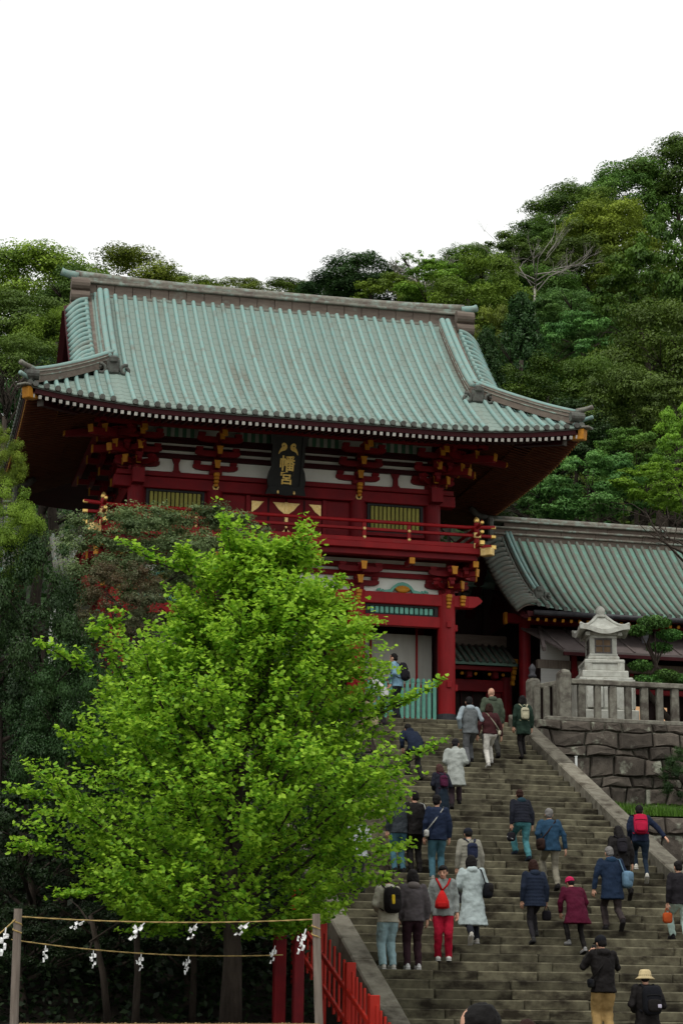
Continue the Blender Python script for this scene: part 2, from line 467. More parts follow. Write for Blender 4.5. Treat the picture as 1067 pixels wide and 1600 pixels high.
# ------------------------------------------------------------------ the two-storeyed gate
XG, YC = 11.08, 54.3
gate = E('gate_building', (XG, YC, TOP), 'tall red two storey shrine gate with a green copper tiled roof above the stairs', 'shrine gate')
def G(name, mb, mat, **k): return O(name, mb, mat, gate, **k)
YE = 50.9; HE = 7.5; EZ = 16.94              # eave line, half width of the eaves, eave height
YR = 56.7; YB = 2*YR-YE
SMAX = 5.5
VX = 5.05                                    # descending ridges
def prof(s): return .62*s+.047*s*s
def lift(u): return .36*max(0, 1-u/4.2)**2
def roof_z(s, u): return EZ+prof(s)+lift(u)*max(0, 1-s/3.0)
def front(x, s):
    return Vector((x, YE+s, roof_z(s, HE-abs(x-XG))))
def side(sg, y, s):
    return Vector((XG+sg*(HE-s), y, roof_z(s, min(y-YE, YB-y))))
HS = HE-VX                                    # where the hips end
def smax_front(x):
    u = HE-abs(x-XG)
    return SMAX if abs(x-XG) <= VX+.62 and u >= HS-.63 else u
roof = G('roof', MB().grid(lambda u, v: (XG+(u-.5)*2*(VX+.5), YB-v*SMAX, EZ+prof(v*SMAX)), 12, 10), 'roof_copper')

# pans between the cover tiles, with the stepped courses
NR = 53; SP = 2*HE/NR
pan = MB()
for i in range(NR):
    xa, xb = XG-HE+i*SP, XG-HE+(i+1)*SP
    sm = min(smax_front(xa), smax_front(xb))
    if sm < .15: continue
    nc = max(2, int(sm/.27))
    def fn(u, v, xa=xa, xb=xb, sm=sm, nc=nc):
        k = v*nc; x = xa+(xb-xa)*u; p = front(x, sm*v)
        p.z += -.03*math.sin(math.pi*u)+.0
        return p
    for c in range(nc):
        s0, s1 = sm*c/nc, sm*(c+1)/nc
        vs = []
        for s_, dz in ((s0, .014), (s1, .004)):
            for q in range(4):
                x = xa+(xb-xa)*q/3; p = front(x, s_); p.z += dz-.03*math.sin(math.pi*q/3); vs.append(p)
        pan.raw(vs, [(q, q+1, q+5, q+4) for q in range(3)])
        vs2 = [Vector(p) for p in vs[:4]]+[Vector((p.x, p.y, p.z-.03)) for p in vs[:4]]
        pan.raw(vs2, [(q+4, q+5, q+1, q) for q in range(3)])
for sg in (-1, 1):
    n2 = 40; w2 = (YB-YE)/n2
    for i in range(n2):
        ya, yb = YE+i*w2, YE+(i+1)*w2
        sm = min(HS+.2, min(ya-YE, yb-YE), ) if yb <= YR else min(HS+.2, YB-ya, YB-yb)
        if sm < .12: continue
        pan.grid(lambda u, v: side(sg, ya+(yb-ya)*u, sm*v)+Vector((0, 0, .01)), 1, 6)
o = O('pan_tiles', pan, 'roof_pan', roof); o['kind'] = 'stuff'

def tile_row(path, r=.064, name='tile_row', mat='roof_copper', parent=None, end=True, seg=6, step=.3):
    """one row of round cover tiles laid along a path, with a lip at each joint and a round end tile"""
    mb = MB(); L = sum((path[i+1]-path[i]).length for i in range(len(path)-1))
    n = max(2, int(L/step)); pts = []; rad = []
    def P(t):
        d = t*L; i = 0
        while i < len(path)-2 and d > (path[i+1]-path[i]).length:
            d -= (path[i+1]-path[i]).length; i += 1
        a, b = path[i], path[i+1]; return a+(b-a)*min(1, d/max(1e-6, (b-a).length))
    for k in range(n):
        pts += [P(k/n), P((k+.93)/n)]; rad += [r*1.025, r*.985]
    pts.append(P(1)); rad.append(r*.96)
    mb.tube([p+Vector((0, 0, .03)) for p in pts], rad, seg, True)
    o = O(name, mb, mat, parent, smooth=True)
    return o
for i in range(NR+1):
    x = XG-HE+i*SP
    u = HE-abs(x-XG); sm = smax_front(x)
    if u < .12: x = XG+math.copysign(HE-.14, x-XG); sm = .16
    if abs(abs(x-XG)-VX) < .12: continue
    n = max(2, int(sm/.3))
    row = tile_row([front(x, sm*k/n) for k in range(n+1)], parent=roof)
    p = front(x, 0)+Vector((0, -.025, .03))
    O('end_tile', MB().cyl((0, .05, 0), (0, -.03, 0), .080, .074, 10), 'tile_end', row, p)
for sg in (-1, 1):
    nn = int((YB-YE)/SP)
    for i in range(1, nn):
        y = YE+(YB-YE)*i/nn
        sm = min(HS+.1, y-YE, YB-y)
        if sm < .3: continue
        o = O('tile_row', MB().tube([side(sg, y, sm*k/5)+Vector((0, 0, .04)) for k in range(6)], .070, 6), 'roof_copper', roof, smooth=True)
        q = side(sg, y, 0)+Vector((0, 0, .03)); O('end_tile', MB().cyl(q-Vector((sg*.05, 0, 0)), q+Vector((sg*.03, 0, 0)), .082, .078, 8), 'tile_end', o)

# eave boards and soffit
def eave_strip(dy, dz0, dz1, th, name, mat):
    mb = MB()
    N_ = 60
    for sgn in (0, 1, -1):
        vs = []
        for k in range(N_+1):
            if sgn == 0: x = XG-HE+dy+(2*HE-2*dy)*k/N_; z = EZ+lift(HE-abs(x-XG)); b = [(x, YE+dy, z), (x, YE+dy+th, z)]
            else:
                y = YE+dy+(YB-YE-2*dy)*k/N_; z = EZ+lift(min(y-YE, YB-y)); X = XG+sgn*(HE-dy); b = [(X, y, z), (X-sgn*th, y, z)]
            vs += [(b[0][0], b[0][1], z+dz0), (b[0][0], b[0][1], z+dz1), (b[1][0], b[1][1], z+dz1), (b[1][0], b[1][1], z+dz0)]
        f = []
        for k in range(N_):
            for q in range(4): f.append((4*k+q, 4*k+(q+1) % 4, 4*k+4+(q+1) % 4, 4*k+4+q))
        f += [(0, 1, 2, 3), (4*N_+3, 4*N_+2, 4*N_+1, 4*N_)]
        mb.raw(vs, f)
    return G(name, mb, mat)
eave_strip(.03, -.075, .0, .25, 'eave_tile_bed', 'tile_end')
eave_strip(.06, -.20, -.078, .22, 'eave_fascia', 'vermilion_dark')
def soffit(u, v):
    # ring from the eaves in to the wall line
    d = v*3.3+.1
    per = u*4; k = min(3, int(per)); t = per-k
    x0, x1, y0, y1 = XG-HE+d, XG+HE-d, YE+d, YB-d
    c = [(x0, y0), (x1, y0), (x1, y1), (x0, y1), (x0, y0)]
    X = c[k][0]+(c[k+1][0]-c[k][0])*t; Y = c[k][1]+(c[k+1][1]-c[k][1])*t
    ux = min(X-(XG-HE), XG+HE-X, ); uy = min(Y-YE, YB-Y); uu = max(ux, uy) if True else 0
    l = lift(max(0, uu-d)) if d < 4 else 0
    return (X, Y, EZ-.17+l*max(0, 1-d/4)+ (.22*d if d < 1.2 else .264+.235*(d-1.2)))
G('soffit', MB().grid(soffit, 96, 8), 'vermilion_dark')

# rafters: flying rafters (white tips) and base rafters (grey outlined tips) along the front; the sides joined
NF = 84
rf_me = MB().box((0, .7, 0), (.075, 1.4, .085)).mesh('rafter')
tip_me = MB().box((0, -.008, 0), (.084, .024, .094), None, .006).mesh('rafter_tip')
rb_me = MB().box((0, 1.2, 0), (.08, 2.4, .09)).mesh('base_rafter')
tip2 = MB().box((0, -.008, 0), (.088, .02, .098)).box((0, -.02, 0), (.05, .01, .055)); tip2_me = tip2.mesh('base_rafter_tip')
for i in range(NF):
    x = XG-HE+.24+(2*HE-.48)*i/(NF-1)
    u = HE-abs(x-XG); l = lift(u)
    sc = min(1, max(.12, (u-.15)/1.4))
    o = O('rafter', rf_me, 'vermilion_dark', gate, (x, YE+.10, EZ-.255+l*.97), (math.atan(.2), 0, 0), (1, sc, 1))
    O('rafter_tip', tip_me, 'white_tip', o, (0, 0, 0), (0, 0, 0), (1, 1/sc if sc < 1 else 1, 1))
    if u > 1.15:
        sc = min(1, max(.1, (u-1.05)/2.3))
        o = O('base_rafter', rb_me, 'vermilion_dark', gate, (x, YE+1.0, EZ-.185+l*.55+.19), (math.atan(.22), 0, 0), (1, sc, 1))
        O('base_rafter_tip', tip2_me, 'grey_tip', o, (0, 0, 0), (0, 0, 0), (1, 1/sc if sc < 1 else 1, 1))
for sg in (-1, 1):
    for i in range(64):
        y = YE+.24+(YB-YE-.48)*i/63; u = min(y-YE, YB-y); l = lift(u)
        for nm, dd, ln, dz, lf in (('rafter', .10, 1.4, -.255, .97), ('base_rafter', 1.0, 2.4, .005, .55)):
            L = min(ln, u-.1-dd*.9)
            if L < .1: continue
            X = XG+sg*(HE-dd-L/2)
            o = G(nm, MB().box((X, y, EZ+dz+l*lf+.21*L/2), (L, .075, .085), (0, sg*math.atan(.21), 0)), 'rafter_brown')
            O(nm+'_tip', MB().box((XG+sg*(HE-dd+.008), y, EZ+dz+l*lf), (.022, .084, .094)), 'rafter_gilt', o)
# hip beams with gilded ends under the corners
for sg in (-1, 1):
    c0 = Vector((XG+sg*(HE-.05), YE+.05, EZ-.22+lift(0)*.95)); c1 = Vector((XG+sg*4.2, YC, EZ+.62))
    d = (c1-c0); q = d.to_track_quat('Y', 'Z').to_matrix()
    hb = G('hip_beam', MB().box((c0+c1)/2, (.2, d.length-.5, .26), q), 'vermilion_dark')
    O('beam_end', MB().box(c0+d.normalized()*.17, (.23, .40, .30), q, .02), 'ochre', hb)
    O('beam_cap', MB().box(c0+d.normalized()*.10+Vector((0, 0, .19)), (.30, .62, .06), q, .02), 'ridge_edge', hb)
    hb2 = G('hip_beam', MB().box(c0+d*.28+Vector((0, 0, -.16)), (.18, d.length*.32, .22), q), 'vermilion_dark')
    O('beam_end', MB().box(c0+d*.125+Vector((0, 0, -.165)), (.19, .05, .23), q, .01), 'grey_tip', hb2)

# main ridge
rz0, rz1 = 21.55, 22.36
ridge = G('main_ridge', MB().box2((XG-5.72, YR-.30, rz0-.5), (XG+5.72, YR+.30, rz0+.12)), 'ridge_brown')
O('ridge_molding', MB().box2((XG-5.74, YR-.37, rz0+.12), (XG+5.74, YR+.37, rz0+.20), .02).box2((XG-5.72, YR-.33, rz0+.20), (XG+5.72, YR+.33, rz0+.24)), 'ridge_edge', ridge)
for k in range(22):
    a = XG-5.72+11.44*k/22
    O('ridge_slab', MB().box2((a+.006, YR-.24, rz0+.24), (a+.52-.006, YR+.24, rz0+.56), .008), 'ridge_brown', ridge)
O('ridge_molding', MB().box2((XG-5.76, YR-.33, rz0+.56), (XG+5.76, YR+.33, rz0+.64), .02).box2((XG-5.76, YR-.26, rz0+.64), (XG+5.76, YR+.26, rz0+.74)), 'ridge_edge', ridge)
O('ridge_cap', MB().tube([(XG-5.8+11.6*k/24, YR, rz0+.78+.10*abs(k/12-1)**3) for k in range(25)], .13, 10), 'ridge_edge', ridge, smooth=True)
for sg in (-1, 1):
    O('ridge_horn', MB().tube([(XG+sg*(5.7+.10*k), YR-.02, rz0+.84+.004*k*k) for k in range(6)], [.13, .125, .12, .11, .10, .115], 10), 'roof_copper', ridge, smooth=True)
    eb = G('end_tile_boss', MB().box2((XG+sg*5.45, YR-.42, 21.0), (XG+sg*5.86, YR+.42, 22.22), .05), 'ridge_brown')
    for k in range(3):
        O('roll', MB().cyl((XG+sg*5.42, YR-.48+.03*k, 21.98-.36*k), (XG+sg*5.95, YR-.48+.03*k, 21.98-.36*k), .19, .19, 14), 'ridge_brown', eb, smooth=False)

# descending ridges, corner ridges, verge tiles, gables
def ridge_along(name, pts, w, h, mat, caps=2, parent=None):
    mb = MB(); vs = []
    n = len(pts)
    for i, p in enumerate(pts):
        t = (pts[min(i+1, n-1)]-pts[max(i-1, 0)]); t.z = 0; t.normalize(); s_ = Vector((-t.y, t.x, 0))*w/2
        vs += [p-s_-Vector((0, 0, .1)), p-s_*1.0+Vector((0, 0, h)), p+s_+Vector((0, 0, h)), p+s_-Vector((0, 0, .1))]
    f = []
    for i in range(n-1):
        for q in range(4): f.append((4*i+q, 4*i+(q+1) % 4, 4*i+4+(q+1) % 4, 4*i+4+q))
    f += [(3, 2, 1, 0), (4*n-4, 4*n-3, 4*n-2, 4*n-1)]
    mb.raw(vs, f)
    r_ = O(name, mb, mat, parent or gate)
    for hz in (.35, .75):
        mm = MB()
        for sgn in (-1, 1):
            q = []
            for i, p in enumerate(pts):
                t = (pts[min(i+1, n-1)]-pts[max(i-1, 0)]); t.z = 0; t.normalize(); s_ = Vector((-t.y, t.x, 0))*w/2
                q.append(p+s_*sgn+Vector((0, 0, h*hz)))
            mm.tube(q, .022, 6)
        O('ridge_bead', mm, 'ridge_edge', r_, smooth=True)
    for c in range(caps):
        off = (c-(caps-1)/2)*w/caps
        q = []
        for i, p in enumerate(pts):
            t = (pts[min(i+1, n-1)]-pts[max(i-1, 0)]); t.z = 0; t.normalize(); s_ = Vector((-t.y, t.x, 0))
            q.append(p+s_*off+Vector((0, 0, h)))
        O('cap_tile', MB().tube(q, w/caps/2*.98, 8), 'roof_copper', r_, smooth=True)
    return r_
def scroll(c, sc, mt, parent, dirx):
    """end ornament: a boss with two rolled curls"""
    b = O('ridge_ornament', MB().box(c, (.34*sc, .16*sc, .42*sc), mt, .04).box(c+mt@Vector((0, -.05*sc, .18*sc)), (.22*sc, .16*sc, .2*sc), mt, .04), 'tile_end', parent)
    for sx in (-1, 1):
        q = []
        for k in range(13):
            a = k/12*math.pi*2.2; rr_ = .15*sc*(1-.62*k/12)
            q.append(c+mt@Vector((sx*(.33*sc+rr_*math.cos(a+1.2)*1), -.04, -.10*sc+rr_*math.sin(a+1.2))))
        O('curl', MB().tube(q, .05*sc, 6), 'tile_end', b, smooth=True)
    return b
I3 = Matrix.Identity(3)
for sg in (-1, 1):
    X = XG+sg*VX
    dr = ridge_along('descending_ridge', [front(X, s)+Vector((0, 0, .04)) for s in [2.15+3.1*k/12 for k in range(13)]], .34, .30, 'ridge_brown', 2)
    scroll(front(X, 2.0)+Vector((0, -.05, .14)), 1.0, I3, dr, sg)
    # corner ridge down the hip to the eave corner
    pts = []
    for k in range(13):
        s = 2.45*(1-k/12)
        pts.append(Vector((XG+sg*(HE-s), YE+s, roof_z(s, 0)+.03+.03*max(0, 1-s/.9)**2)))
    cr = ridge_along('corner_ridge', pts[:-1], .28, .26, 'ridge_brown', 2)
    e = pts[-2]; dv = Vector((sg*.7, -.7, 0))
    O('end_roll', MB().cyl(e+Vector((-.22, -.12, .1)), e+Vector((.16, -.12, .1)), .13, .13, 12), 'tile_end', cr)
    O('ridge_boss', MB().box(e+dv*.05+Vector((0, 0, .12)), (.25, .25, .36), (0, 0, R(45)), .04), 'tile_end', cr)
    O('ridge_horn', MB().tube([e+dv*(.12*k)+Vector((0, 0, .30+.003*k*k)) for k in range(5)], [.075, .075, .07, .065, .07], 8), 'ridge_edge', cr, smooth=True)
    O('ridge_horn', MB().tube([e+dv*(.12*k)+Vector((0, 0, .02+.003*k*k)) for k in range(5)], [.065, .065, .06, .055, .06], 8), 'roof_copper', cr, smooth=True)
    # verge strip: short curved tiles over the gable edge, both slopes
    for k in range(13):
        s = 2.75+k*.205
        for back in (0, 1):
            q = []
            for t in np.linspace(0, 1, 7):
                p = front(XG+sg*(VX+.42+t*.56), s); p.z += .05-.42*t**2.2
                if back: p.y = YB-(p.y-YE)
                q.append(p)
            o = O('verge_tile', MB().tube(q, [.085]*6+[.095], 7), 'roof_copper', roof, smooth=True)
            if back: o.name = 'verge_tile'
    vs = MB()
    for back in (0, 1):
        def vf(u, v, back=back):
            t = u; s = 2.45+v*3.05; p = front(XG+sg*(VX+.3+t*.68), s); p.z += -.01-.42*max(0, (t-.12)/.88)**2.2
            if back: p.y = YB-(p.y-YE)
            return p
        vs.grid(vf, 8, 14)
    O('verge_sheet', vs, 'ridge_brown', roof, smooth=True)
    # gable wall with barge board
    gx = XG+sg*(VX+.35)
    pl = [(YE+2.3, EZ+prof(2.3)-.15)]+[(YE+s, EZ+prof(s)-.12) for s in (3, 4, 5, 5.5)]+[(YR, EZ+prof(5.5)+.1)]
    pl += [(YB-(y-YE), z) for y, z in pl[-2::-1]]
    mt = Matrix.Translation((gx, 0, 0)) @ Matrix(((0, 1, 0, 0), (1, 0, 0, 0), (0, 0, 1, 0), (0, 0, 0, 1)))
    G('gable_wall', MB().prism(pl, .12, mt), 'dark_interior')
    for back in (0, 1):
        q = [front(XG+sg*(VX+.9), s)+Vector((0, 0, -.50)) for s in (2.5, 3.2, 4, 4.8, 5.6)]
        if back: q = [Vector((p.x, YB-(p.y-YE), p.z)) for p in q]
        G('barge_board', MB().tube(q, .16, 4, flat=.35), 'vermilion_dark')

# ---- upper storey
UH, UC = 4.15, 2.0                     # half widths: outer and inner pillars
YB2 = YC+4.8
ZF = 14.27                             # balcony floor
up_me = MB().cyl((0, 0, ZF), (0, 0, 15.66), .225, .225, 18)
um = up_me.mesh('pillar', False)
for dx in (-UH, -UC, UC, UH):
    G('pillar', um, 'vermilion', loc=(XG+dx, YC, 0))
for dx in (-UH, UH):
    for dy in (2.4, 4.8): G('pillar', um, 'vermilion', loc=(XG+dx, YC+dy, 0))
for sg in (-1, 1):
    G('side_wall', MB().box2((XG+sg*UH-.05, YC+.1, ZF), (XG+sg*UH+.05, YB2, 17.6)), 'vermilion_dark')
    G('side_beam', MB().box2((XG+sg*UH-.16, YC-.55, 15.66), (XG+sg*UH+.16, YB2+.3, 16.06)), 'vermilion')
G('rear_wall', MB().box2((XG-UH, YB2-.1, ZF), (XG+UH, YB2+.02, 17.6)), 'vermilion_dark')
G('ceiling', MB().box2((XG-UH, YC+.1, 17.45), (XG+UH, YB2, 17.55)), 'dark_interior')
hbm = G('head_beam', MB().box2((XG-UH-.62, YC-.17, 15.62), (XG+UH+.62, YC+.17, 15.93), .015), 'vermilion')
G('plate_beam', MB().box2((XG-UH-.55, YC-.25, 15.932), (XG+UH+.55, YC+.25, 16.07), .012), 'vermilion')
G('plaster_wall', MB().box2((XG-UH, YC+.03, 16.07), (XG+UH, YC+.09, 17.44)), 'plaster')
for z, h in ((16.50, .13), (16.74, .11), (16.94, .16)):
    G('through_beam', MB().box2((XG-UH-.2, YC-.10, z), (XG+UH+.2, YC+.028, z+h), .01), 'vermilion_dark')
for sg in (-1, 1):                       # the flared struts in the side bays
    cx = XG+sg*(UH+UC)/2
    po = [(-.16, 0), (-.07, .1), (-.06, .28), (-.12, .42), (.12, .42), (.06, .28), (.07, .1), (.16, 0)]
    G('bay_strut', MB().prism(po, .12, Matrix.Translation((cx, YC-.04, 16.07))), 'vermilion')
# window bays and doors
for sg in (-1, 1):
    a, b = XG+sg*UC+sg*.24, XG+sg*UH-sg*.24; a, b = min(a, b), max(a, b)
    G('wall_panel', MB().box2((a-.02, YC+.02, ZF), (b+.02, YC+.10, 15.64)), 'vermilion')
    fr = G('window', MB().box2((a+.04, YC-.05, 15.56), (b-.04, YC+.018, 15.62)).box2((a+.04, YC-.05, 14.80), (b-.04, YC+.018, 14.87)).box2((a+.04, YC-.05, 14.872), (a+.11, YC+.018, 15.558)).box2((b-.11, YC-.05, 14.872), (b-.04, YC+.018, 15.558)), 'black_wood')
    O('backing', MB().box2((a+.11, YC+.004, 14.872), (b-.11, YC+.016, 15.558)), 'dark_interior', fr)
    n = 12
    for k in range(n):
        x = a+.13+(b-a-.26)*(k+.5)/n
        O('slat', MB().box((x, YC-.016, 15.215), (.088, .036, .68), None, .012), 'slat_olive', fr)
    G('window_sill', MB().box2((a, YC-.09, 14.70), (b, YC+.018, 14.797), .01), 'vermilion')
# double doors
for sg in (-1, 1):
    a, b = sorted((XG+sg*.02, XG+sg*1.0))
    dr = G('door', MB().box2((a, YC-.01, ZF), (b, YC+.06, 15.6), .008), 'vermilion')
    zt = 15.47
    for (cx, s2) in ((XG+sg*.04, sg), (XG+sg*.97, -sg)):
        po = [(0, 0), (s2*.34, 0), (s2*.27, -.07), (s2*.17, -.2), (s2*.06, -.28), (0, -.34)]
        O('corner_fitting', MB().prism(po, .02, Matrix.Translation((cx, YC-.022, zt))), 'gold_pale', dr)
        po = [(p[0]*.8, -p[1]*.8) for p in po]
        O('corner_fitting', MB().prism(po, .02, Matrix.Translation((cx, YC-.022, 14.45))), 'gold_pale', dr)
    O('door_batten', MB().box2((XG+sg*.5-.03, YC-.025, ZF+.02), (XG+sg*.5+.03, YC-.012, 15.58)), 'vermilion_dark', dr)
    G('door_frame', MB().box2((XG+sg*1.01, YC-.06, ZF), (XG+sg*1.13, YC+.08, 15.615), .01), 'vermilion')
    G('wall_panel', MB().box2((min(XG+sg*1.14, XG+sg*1.8), YC+.01, ZF), (max(XG+sg*1.14, XG+sg*1.8), YC+.08, 15.61)), 'vermilion')
O('door_fitting', MB().box((XG, YC-.03, 15.18), (.10, .03, .62), None, .01), 'gold_pale', dr)
O('door_fitting', MB().cyl((XG, YC-.01, 14.78), (XG, YC-.05, 14.78), .045, .03, 8), 'gold_pale', dr)
# gilded flower studs where beam and pillar meet
for dx in (-UH, -UC, UC, UH):
    mb = MB()
    for k in range(8):
        a = k*math.pi/4; mb.ell((.062*math.cos(a), -.005, .062*math.sin(a)), (.034, .02, .034), 6, 4)
    o = G('flower_stud', mb, 'gold_pale', loc=(XG+dx, YC-.185, 15.74))
    O('stud_core', MB().ell((0, -.012, 0), (.042, .025, .042), 8, 5), 'black_wood', o)

# ---- bracket sets
arm_mes = {}
def bracket(x, y, z, tiers, e, h, sx=1.0, diag=0.0, noses=True, small=False):
    """one stepped bracket set standing on a beam at (x,y,z), stepping out towards -y (turned by diag)"""
    k_ = .8 if small else 1.0
    key = ('b', small)
    if key not in arm_mes:
        arm_mes[key] = MB().box((0, 0, .10), (.34*k_, .34*k_, .12), None, .01).raw([( -.13*k_, -.13*k_, 0), (.13*k_, -.13*k_, 0), (.13*k_, .13*k_, 0), (-.13*k_, .13*k_, 0), (-.17*k_, -.17*k_, .04), (.17*k_, -.17*k_, .04), (.17*k_, .17*k_, .04), (-.17*k_, .17*k_, .04)], [(0, 3, 2, 1), (0, 1, 5, 4), (1, 2, 6, 5), (2, 3, 7, 6), (3, 0, 4, 7)]).mesh('bracket_set')
        arm_mes[('k', small)] = MB().box((0, 0, .065), (.19*k_, .19*k_, .075), None, .006).box((0, 0, .014), (.14*k_, .14*k_, .03)).mesh('bearing_block')
        L = .62*k_
        po = [(-L, .15), (-L, .07), (-L*.86, .02), (-L*.6, 0), (L*.6, 0), (L*.86, .02), (L, .07), (L, .15)]
        arm_mes[('a', small)] = MB().prism(po, .12*k_, Matrix.Identity(4)).mesh('cross_arm')
    b = G('bracket_set', arm_mes[key], 'vermilion', loc=(x, y, z), rot=(0, 0, diag))
    for k in range(tiers):
        zz = .16+k*h; L = (k+1)*e
        O('bracket_arm', MB().box((0, -L/2+.05, zz+.075), (.12*k_, L+.16, .15), None, .012), 'vermilion', b)
        if noses:
            O('arm_end', MB().prism([(-.075*k_, .0), (-.06*k_, -.16), (.06*k_, -.16), (.075*k_, 0), (.095*k_, .06), (-.095*k_, .06)], .04, Matrix.Translation((0, -L-.05, zz+.15))), 'ochre', b)
        if not diag or True:
            O('cross_arm', arm_mes[('a', small)], 'vermilion', b, (0, -k*e, zz), (0, 0, 0), (1.0+.0*k, 1, 1))
            for dx in (-.5, 0, .5):
                O('bearing_block', arm_mes[('k', small)], 'vermilion', b, (dx*k_, -k*e, zz+.15))
    return b
def beam_nose(x, y, z, n=4):
    """the gilded carved nosing that hangs in front of a beam under a bracket"""
    o = G('beam_nosing', MB().box((0, 0, .06), (.15, .16, .11), None, .02), 'ochre', loc=(x, y, z))
    for k in range(1, n): O('nosing_leaf', MB().box((0, .015*k, .06-.095*k), (.15-.012*k, .16-.02*k, .085), None, .02), 'ochre', o)
    return o
for dx in (-UH, -UC, UC, UH):
    bracket(XG+dx, YC-.02, 16.07, 3, .35, .31)
    beam_nose(XG+dx, YC-.30, 16.0)
for sg in (-1, 1):
    bracket(XG+sg*UH, YC-.02, 16.07, 3, .46, .31, diag=sg*R(45))
    bracket(XG+sg*UH, YC-.02, 16.07, 3, .35, .31, diag=sg*R(90))
    for k, (L, z) in enumerate(((1.05, 16.58), (1.75, 16.88))):   # long tail rafters at the corner
        d = Vector((sg*.72, -.69, 0)); c = Vector((XG+sg*UH, YC, z+.02*k))+d*L*.55
        tr = G('tail_rafter', MB().box(c, (.15, L*1.15, .19), (R(8), 0, sg*R(46)), .012), 'vermilion')
        O('rafter_end', MB().box(c+d*L*.58+Vector((0, 0, -.08)), (.165, .04, .21), (R(8), 0, sg*R(46)), .01), 'ochre', tr)
        d2 = Vector((sg*1, 0, 0)); c2 = Vector((XG+sg*UH, YC-.02-.42*k, z+.1))+d2*L*.6
        tr = G('tail_rafter', MB().box(c2, (L*1.1, .15, .19), (0, sg*R(6), 0), .012), 'vermilion')
        O('rafter_end', MB().box(c2+d2*L*.56+Vector((0, 0, -.06)), (.05, .165, .21), None, .01), 'ochre', tr)
    for dy in (2.4, 4.8): bracket(XG+sg*UH, YC+dy, 16.07, 3, .35, .31, diag=sg*R(90))
for dx in (-UH, -UC, UC, UH):               # tail rafters of the front sets, gilded square ends
    tr = G('tail_rafter', MB().box((XG+dx, YC-.85, 17.03), (.13, 1.3, .17), (R(-9), 0, 0), .012), 'vermilion')
    O('rafter_end', MB().box((XG+dx, YC-1.50, 16.92), (.15, .04, .19), (R(-9), 0, 0), .01), 'ochre', tr)
G('purlin', MB().box2((XG-UH-1.3, YC-1.16, 17.10), (XG+UH+1.3, YC-.98, 17.27), .012), 'vermilion')
for sg in (-1, 1): G('purlin', MB().box2((XG+sg*(UH+1.07)-.09, YC-1.3, 17.10), (XG+sg*(UH+1.07)+.09, YB2+1.3, 17.27), .012), 'vermilion')
# arched striped vents between the bracket sets
for cx, w in ((XG-(UH+UC)/2, 1.30), (XG, 3.2), (XG+(UH+UC)/2, 1.30)):
    fr = G('arched_vent', MB().box2((cx-w/2-.1, YC-.28, 17.0), (cx+w/2+.1, YC-.22, 17.05)), 'vermilion_dark')
    n = int(w/.105)
    for k in range(n):
        x = cx-w/2+w*(k+.5)/n; t = abs(x-cx)/(w/2); top = 17.05+.42*(1-max(0, (t-.55)/.45)**2*.8)
        O('slat', MB().box2((x-w/n*.48, YC-.30, 17.05), (x+w/n*.48, YC-.27+.004*(k % 2), top)), 'slat_green' if k % 2 else 'slat_grey', fr)
# ---- balcony
BH = 5.22; YBF = YC-1.12
fl = G('balcony_floor', MB().box2((XG-BH-.03, YBF-.03, 14.10), (XG+BH+.03, YB2+1.1, 14.27), .012), 'vermilion_bright')
G('balcony_beam', MB().box2((XG-BH+.1, YBF+.12, 13.94), (XG+BH-.1, YBF+.34, 14.098), .012), 'vermilion')
for sg in (-1, 1): G('balcony_beam', MB().box2((XG+sg*(BH-.1)-.11, YBF+.36, 13.94), (XG+sg*(BH-.1)+.11, YB2+.9, 14.098), .012), 'vermilion')
for sg in (-1, 1):
    d = Vector((sg*.707, -.707, 0)); p = Vector((XG+sg*(BH+.10), YBF-.10, 14.15))
    O('beam_end', MB().box(p+d*.05, (.21, .34, .22), (0, 0, sg*R(45)), .02), 'gold_pale', fl)
rail = G('railing', MB().box2((XG-BH-.30, YBF+.02, 14.275), (XG+BH+.30, YBF+.16, 14.40), .012), 'vermilion_bright')
O('rail', MB().box2((XG-BH-.34, YBF+.04, 14.60), (XG+BH+.34, YBF+.13, 14.68), .012), 'vermilion_bright', rail)
O('rail', MB().tube([(XG+BH*1.0*t+ (.42 if t > 0 else -.42)*(abs(t) >= 1), YBF+.085, 14.86+.05*(abs(t) >= 1)) for t in (-1, -.93, -.5, 0, .5, .93, 1)], .05, 10), 'vermilion_bright', rail, smooth=True)
for sg in (-1, 1):
    X = XG+sg*(BH-.10)
    sr = G('railing', MB().box2((X-.07, YBF-.3, 14.276), (X+.07, YB2+1.0, 14.395), .012), 'vermilion_bright')
    O('rail', MB().box2((X-.045, YBF-.36, 14.601), (X+.045, YB2+1.0, 14.675), .012), 'vermilion_bright', sr)
    O('rail', MB().tube([(X, YBF-.45, 14.92), (X, YBF-.2, 14.87), (X, YB2+1.0, 14.86)], .05, 10), 'vermilion_bright', sr, smooth=True)
    for ax in (0, 1):       # gilded rail ends
        for (z, r_) in ((14.338, .135), (14.64, .10), (14.90, .09)):
            c = (XG+sg*(BH+.37), YBF+.088, z) if ax == 0 else (X, YBF-.40, z)
            O('rail_cap', MB().box(c, (.15, r_, r_) if ax == 0 else (r_, .14, r_), None, .02), 'gold', rail if ax == 0 else sr)
    for z in (14.338, 14.64): O('rail_cap', MB().box((X, YBF+.02, z), (.2, .06, .15), None, .01), 'gold_pale', sr)
    po = G('corner_post', MB().cyl((X, YBF+.09, 14.27), (X, YBF+.09, 15.0), .075, .075, 12), 'vermilion_bright')
    O('finial', MB().lathe([(.06, 0), (.075, .03), (.08, .08), (.055, .14), (.015, .18)], 12, (X, YBF+.09, 15.0)), 'gold', po, smooth=True)
